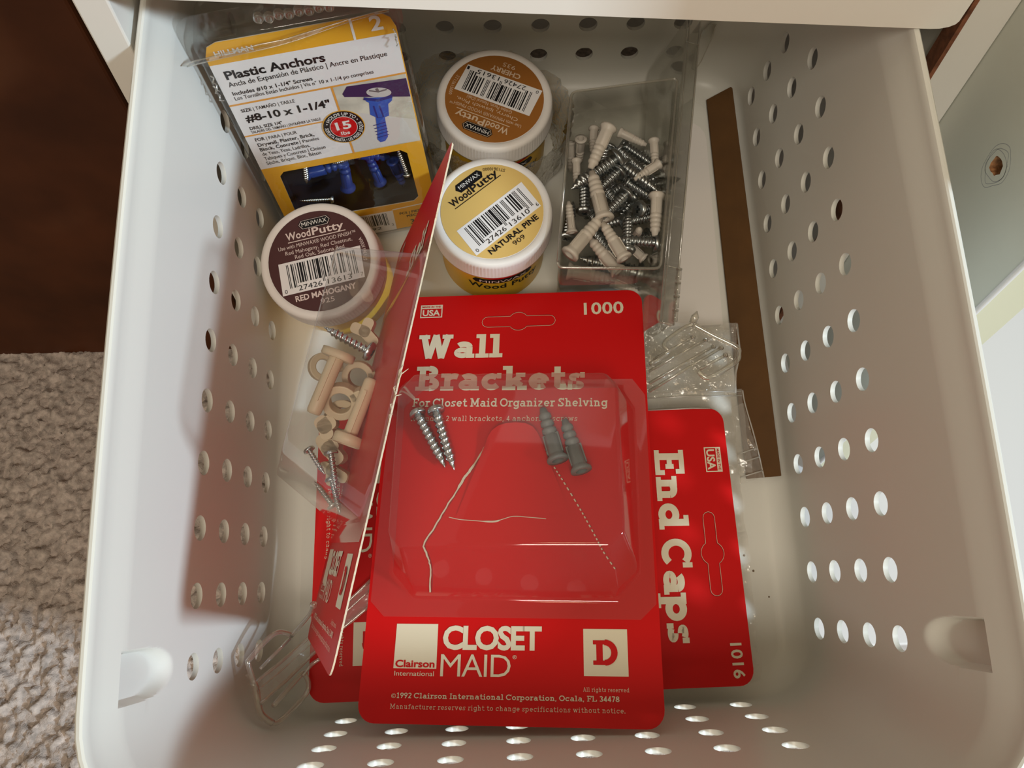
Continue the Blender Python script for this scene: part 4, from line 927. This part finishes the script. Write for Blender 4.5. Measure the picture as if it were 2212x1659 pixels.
ring('beige plastic ring under the peg with the round flange', (-3.16, -.72, .95), .24, .06, ((1, 0, .1), (0, .8, .4)), .08)
ring('beige plastic ring below the centre ring of the standing pack', (-3.46, -1.45, .8), .27, .07, ((.9, -.2, .1), (.2, .8, .2)), .10)
def clip(label, c, arms, R, z=.09):
    T = Thing('wall_clip', label, 'clip', c, 'beige clips in the standing pack'); c = Vector(c)
    F = Fr(c, *R)
    for i, (a, l, w_) in enumerate(arms):
        M = Mesh(); ca, sa = math.cos(a), math.sin(a)
        prism(M, [(x * ca - y * sa, x * sa + y * ca) for x, y in rrect(-w_, -w_, l, w_, w_ * .8, 4)], -z, z, F, 'beige'); o = T.part('lobe', M); bevel(o, .025, 2)
clip('three-lobed beige plastic clip at the top of the standing pack', (-2.98, .02, 1.3), ((2.7, .27, .10), (1.1, .26, .10), (-.9, .32, .10)), ((1, 0, .1), (0, 1, .2)))
clip('square-armed beige clip left of the round-flange peg', (-3.72, -1.62, 1.0), ((2.0, .2, .13), (.4, .22, .13), (-1.5, .24, .12)), ((1, .2, .1), (0, 1, .2)), .12)
clip('square-armed beige clip behind the wide screw head', (-3.66, -2.0, .85), ((2.4, .3, .14), (-.6, .34, .13), (.9, .2, .12)), ((1, -.3, .1), (0, 1, .2)), .12)
clip('peach beige clip at the bottom end of the pile', (-3.62, -2.38, .8), ((3.0, .24, .10), (-.3, .36, .10), (-1.4, .28, .10)), ((1, -.3, .3), (.1, 1, .2)), .08)

# ================================================================== clear hooks, bags, strip, plate
T = Thing('clear_hook', 'clear plastic hanger clip with looped ends in the front left corner', 'hook', (-4.4, -5.7, .2))
M = Mesh(); P = [[-4.33, -5.2, .54], [-4.39, -5.15, .63], [-4.51, -5.12, .83], [-4.64, -5.25, 1.06], [-4.78, -5.48, 1.35], [-4.80, -5.55, 1.38], [-4.73, -5.85, 1.28], [-4.67, -6.19, 1.19], [-4.63, -6.36, 1.12], [-4.51, -6.52, .93], [-4.4, -6.50, .73], [-4.14, -6.21, .30], [-4.09, -6.03, .24], [-4.15, -5.85, .30], [-4.2, -5.86, .36], [-4.36, -6.07, .63], [-4.51, -6.27, .89]]
tube(M, smoothpath(P, 4), .045, 'hook', 8); tube(M, smoothpath([P[6], [-4.70, -6.0, 1.2], P[7], P[8], P[9]], 4), .06, 'hook', 8); T.part('loop', M)
M = Mesh(); tube(M, smoothpath([[-3.70, -4.68, 1.7], [-3.82, -4.81, 1.4], [-3.96, -4.92, 1.15], [-4.33, -5.2, .57]], 4), .035, 'hook', 8); lathe(M, [(.02, -.05), (.06, -.02), (.06, .03), (.02, .06)], 'hook', 10, Fr((-3.69, -4.67, 1.72), (1, 0, 0), (0, 1, 0)))
tube(M, [(-4.35, -5.24, .6), (-4.67, -5.66, 1.15)], .03, 'hook', 8); tube(M, smoothpath([(-3.91, -5.62, .22), (-4.06, -5.72, .24), (-4.17, -5.88, .36)], 4), .035, 'hook', 8); T.part('arm', M)
S_ = [((-3.04, -4.31), (-3.04, -4.75), .17), ((-3.6, -4.81), (-3.6, -5.18), .17), ((-4.12, -5.26), (-4.06, -5.56), .20), ((-4.44, -5.59), (-4.37, -5.91), .68), ((-4.73, -5.87), (-4.62, -6.18), 1.2)]
M = Mesh(); vs = []
for a, b, z in S_: vs += [(a[0], a[1], z + .02), (b[0], b[1], z + .02)]
M.add(vs, [(2 * i, 2 * i + 1, 2 * i + 3, 2 * i + 2) for i in range(4)], 'zip', True)
for k in (0, 1): tube(M, smoothpath([vs[2 * i + k] for i in range(5)], 4), .03, 'hook', 6)
tube(M, smoothpath([[(vs[2 * i][c] * .62 + vs[2 * i + 1][c] * .38) for c in range(3)] for i in range(5)], 4), .016, 'hook', 6)
T.part('strap', M)
M = Mesh()
for i in range(6):
    a = Vector((-4.78 + .03 * i, -5.70 - .14 * i, 1.30 - .06 * i)); M.add([a, a + Vector((-.10, -.03, -.03)), a + Vector((-.02, -.11, -.03))], [(0, 1, 2)], 'hook')
T.part('teeth', M)
T = Thing('clear_hook', 'clear plastic hanger clip on the bag right of the wall brackets pack', 'hook', (3, -.2, .3))
M = Mesh(); H2 = [[3.24, .47], [3.17, .26], [2.98, .19], [2.64, -.04], [2.58, -.17], [2.65, -.29], [2.27, -.51]]; H3 = [[3.17, .26], [3.56, .01], [3.96, -.22], [3.99, -.36], [3.91, -.52], [3.38, -.81], [3.19, -.68]]
tube(M, smoothpath([(a, b, .45) for a, b in H2[1:]], 4), .04, 'hook', 8); tube(M, smoothpath([(a, b, .45) for a, b in H3], 5), .055, 'hook', 8); T.part('loop', M)
M = Mesh(); F = Fr((3.18, .33, .45), (1, 0, 0), (0, 0, 1)); tube(M, [(3.17, .28, .45), (3.22, .40, .5), (3.26, .50, .52)], [.07, .075, .01], 'hook', 10); T.part('knob', M)
for a, b in (((3.15, 0), (2.36, -.42)), ((3.39, -.06), (2.25, -.65)), ((3.53, -.2), (2.24, -.88)), ((3.67, -.23), (2.22, -1.04)), ((3.74, -.38), (3.22, -.64))):
    M = Mesh(); tube(M, [(*a, .45), (*b, .43)], .03, 'hook', 8); lathe(M, [(.02, -.05), (.055, 0), (.02, .05)], 'hook', 8, Fr((*a, .45), (1, 0, 0), (0, 1, 0))); T.part('arm', M)
M = Mesh(); M.add([(3.40, -.08, .43), (2.26, -.66, .41), (2.26, -.90, .41), (3.53, -.21, .43)], [(0, 1, 2, 3)], 'zip'); T.part('web', M)
def sheet(Q, nx, ny, amp, fq, m, seed, base_z=None, edge=.3):
    """crumpled sheet over the quad Q (four 3-D corners)"""
    a, b, c, d = [Vector(q) for q in Q]; vs = []
    for j in range(ny + 1):
        for i in range(nx + 1):
            s, t = i / nx, j / ny; p = (a * (1 - s) + b * s) * (1 - t) + (d * (1 - s) + c * s) * t
            n1 = noise.noise(Vector((p.x * fq, p.y * fq, seed))); n2 = 1 - abs(noise.noise(Vector((p.x * fq * 1.7 + 3, p.y * fq * 1.7, seed + 5)))) * 2
            p = p + Vector((.25 * n1 * amp, .25 * n2 * amp, amp * (n1 * .7 + n2 * .5))); vs.append(p)
    M = Mesh(); M.add(vs, [(j * (nx + 1) + i, j * (nx + 1) + i + 1, (j + 1) * (nx + 1) + i + 1, (j + 1) * (nx + 1) + i) for j in range(ny) for i in range(nx)], m, True); return M
T = Thing('zip_bag', 'small clear zip bag under the clear hook on the right', 'bag', (3.2, -.3, -.2))
Q = [(2.05, .50, -.12), (4.22, .42, -.12), (4.03, -1.02, -.12), (1.95, -.98, -.12)]
T.part('bag_front', sheet(Q, 44, 30, .07, 2.6, 'zip', 1)); T.part('bag_back', sheet([(x, y, z - .25) for x, y, z in Q], 20, 14, .05, 2, 'wrap', 2))
M = Mesh(); tube(M, [(4.22, .42, -.12), (4.20, -.2, -.08), (4.08, -.6, -.12), (4.03, -1.0, -.12)], .02, 'zipline', 6); T.part('side_seam', M)
T = Thing('zip_bag', 'larger clear zip bag beneath the end caps pack, corner over the brown strip', 'bag', (3.3, -1.8, -.5))
Q = [(2.0, -.86, -.33), (4.22, -.89, -.33), (4.28, -2.55, -.40), (2.0, -2.5, -.40)]
T.part('bag_front', sheet(Q, 44, 30, .06, 2.4, 'zip', 7))
T.part('bag_flap', sheet([(4.0, -1.25, -.42), (4.26, -1.15, -.40), (4.50, -2.64, -.42), (4.02, -2.76, -.44)], 12, 26, .05, 3.5, 'zip', 11), None, 'folded flap with seal lines')
M = Mesh()
for y in (-.93, -1.02, -1.26): tube(M, [(2.05, y, -.27), (3.2, y + .01, -.25), (3.55 if y < -1.2 else 4.2, y, -.27)], .014, 'zipline', 5)
for t in (.62, .74, .92): tube(M, [(4.02, -1.25 - 1.5 * t, -.36), (4.28 + .22 * t, -1.15 - 1.5 * t + .02, -.36)], .014, 'zipline', 5)
tube(M, smoothpath([(4.24, -.9, -.3), (4.27, -1.2, -.33), (4.40, -1.9, -.36), (4.50, -2.64, -.40)], 4), .014, 'zipline', 5); T.part('zip_seal', M)
T = Thing('zip_bag', 'crumpled clear bag edge showing along the right side of the end caps pack', 'bag', (4, -4.5, -.8))
T.part('bag_body', sheet([(3.3, -1.3, -.45), (4.10, -1.4, -.62), (4.06, -6.4, -.55), (3.3, -6.4, -.45)], 14, 70, .10, 2.2, 'zip', 21))
T = Thing('plastic_wrap', 'crinkled clear film bag around the Cherry putty jar', 'bag', (-.6, 4.8, -.85))
M = Mesh(); nA = 120; rows = [(-.85, 1.30), (-.55, 1.42), (-.2, 1.40), (.15, 1.50), (.45, 1.42), (.75, 1.50)]; vs = []
for k, (z, r) in enumerate(rows):
    for j in range(nA):
        a = 2 * PI * j / nA; e = noise.noise(Vector((math.cos(a) * 3.2, math.sin(a) * 3.2, z * 2.2))); e2 = abs(noise.noise(Vector((math.cos(a) * 8, math.sin(a) * 8, z * 4))))
        r2 = r + .16 * e - .14 * e2 + (.38 * max(0, math.cos(a - 2.7)) ** 3 if k > 1 else .0) + (.12 * max(0, math.cos(a + .6)) ** 2)
        y = 4.85 + r2 * math.sin(a) * (.96 if math.sin(a) > 0 else .86); vs.append((-.515 + r2 * math.cos(a), min(y, 6.55), z + .14 * e * (1 if k else 0)))
M.add(vs, [(k * nA + j, k * nA + (j + 1) % nA, (k + 1) * nA + (j + 1) % nA, (k + 1) * nA + j) for k in range(len(rows) - 1) for j in range(nA)], 'wrap', True)
T.part('film_body', M)
M = Mesh(); FS = Fr((4.28, -2.61, -.80), (1, 0, .12), (0.0045, 1, 0))
M2 = Mesh(); vsq = [(4.28, -2.61), (4.92, -2.60), (4.88, 6.22), (4.33, 6.02)]
zt = lambda x, y: -.83 + (.20 if x > 4.6 else 0)
M.add([(x, y, zt(x, y)) for x, y in vsq] + [(x, y, zt(x, y) + .035) for x, y in vsq], [(3, 2, 1, 0), (4, 5, 6, 7), (0, 1, 5, 4), (1, 2, 6, 5), (2, 3, 7, 6), (3, 0, 4, 7)], 'kraft')
o = Thing('fiberboard_strip', 'long brown fibreboard strip lying along the right wall of the basket', 'strip', (4.6, 1.8, -.8), mesh=M).o; bevel(o, .01, 1)
M = Mesh(); PFr = Fr((0, 0, 0), (1, 0, 0), (0, 1, 0))
pl = [(2.75, .60), (4.12, .62), (4.20, 4.95)] + [(4.20 - .38 + .38 * math.cos(a), 4.95 + .45 * math.sin(a)) for a in (.4, .8, 1.2, 1.57)] + [(3.75, 5.40), (3.35, 5.3), (3.2, 4.9)]
prism(M, pl, -.88, -.72, PFr, 'lid')
o = Thing('white_plate', 'flat off-white plastic plate between the clear case and the brown strip', 'plate', (3.7, 3, -.9), mesh=M).o; bevel(o, .05, 3)
T = Thing('clear_tab', 'small clear plastic tab at the back behind the case lid', 'tab', (4.05, 6.4, -.1))
M = Mesh(); FT = Fr((3.80, 6.30, -.45), (1, -.15, 0), (.05, .35, 1)); P = [(.06, .30), (.03, .7), (.08, 1.2), (.2, 1.38), (.32, 1.36), (.30, 1.0), (.22, .5), (.14, .25)]
prism(M, P, 0, .015, FT, 'case'); T.part('tab_body', M)
M = Mesh(); tube(M, [FT.p(a, b, .01) for a, b in P + [P[0]]], .012, 'hook', 5); T.part('tab_edge', M)
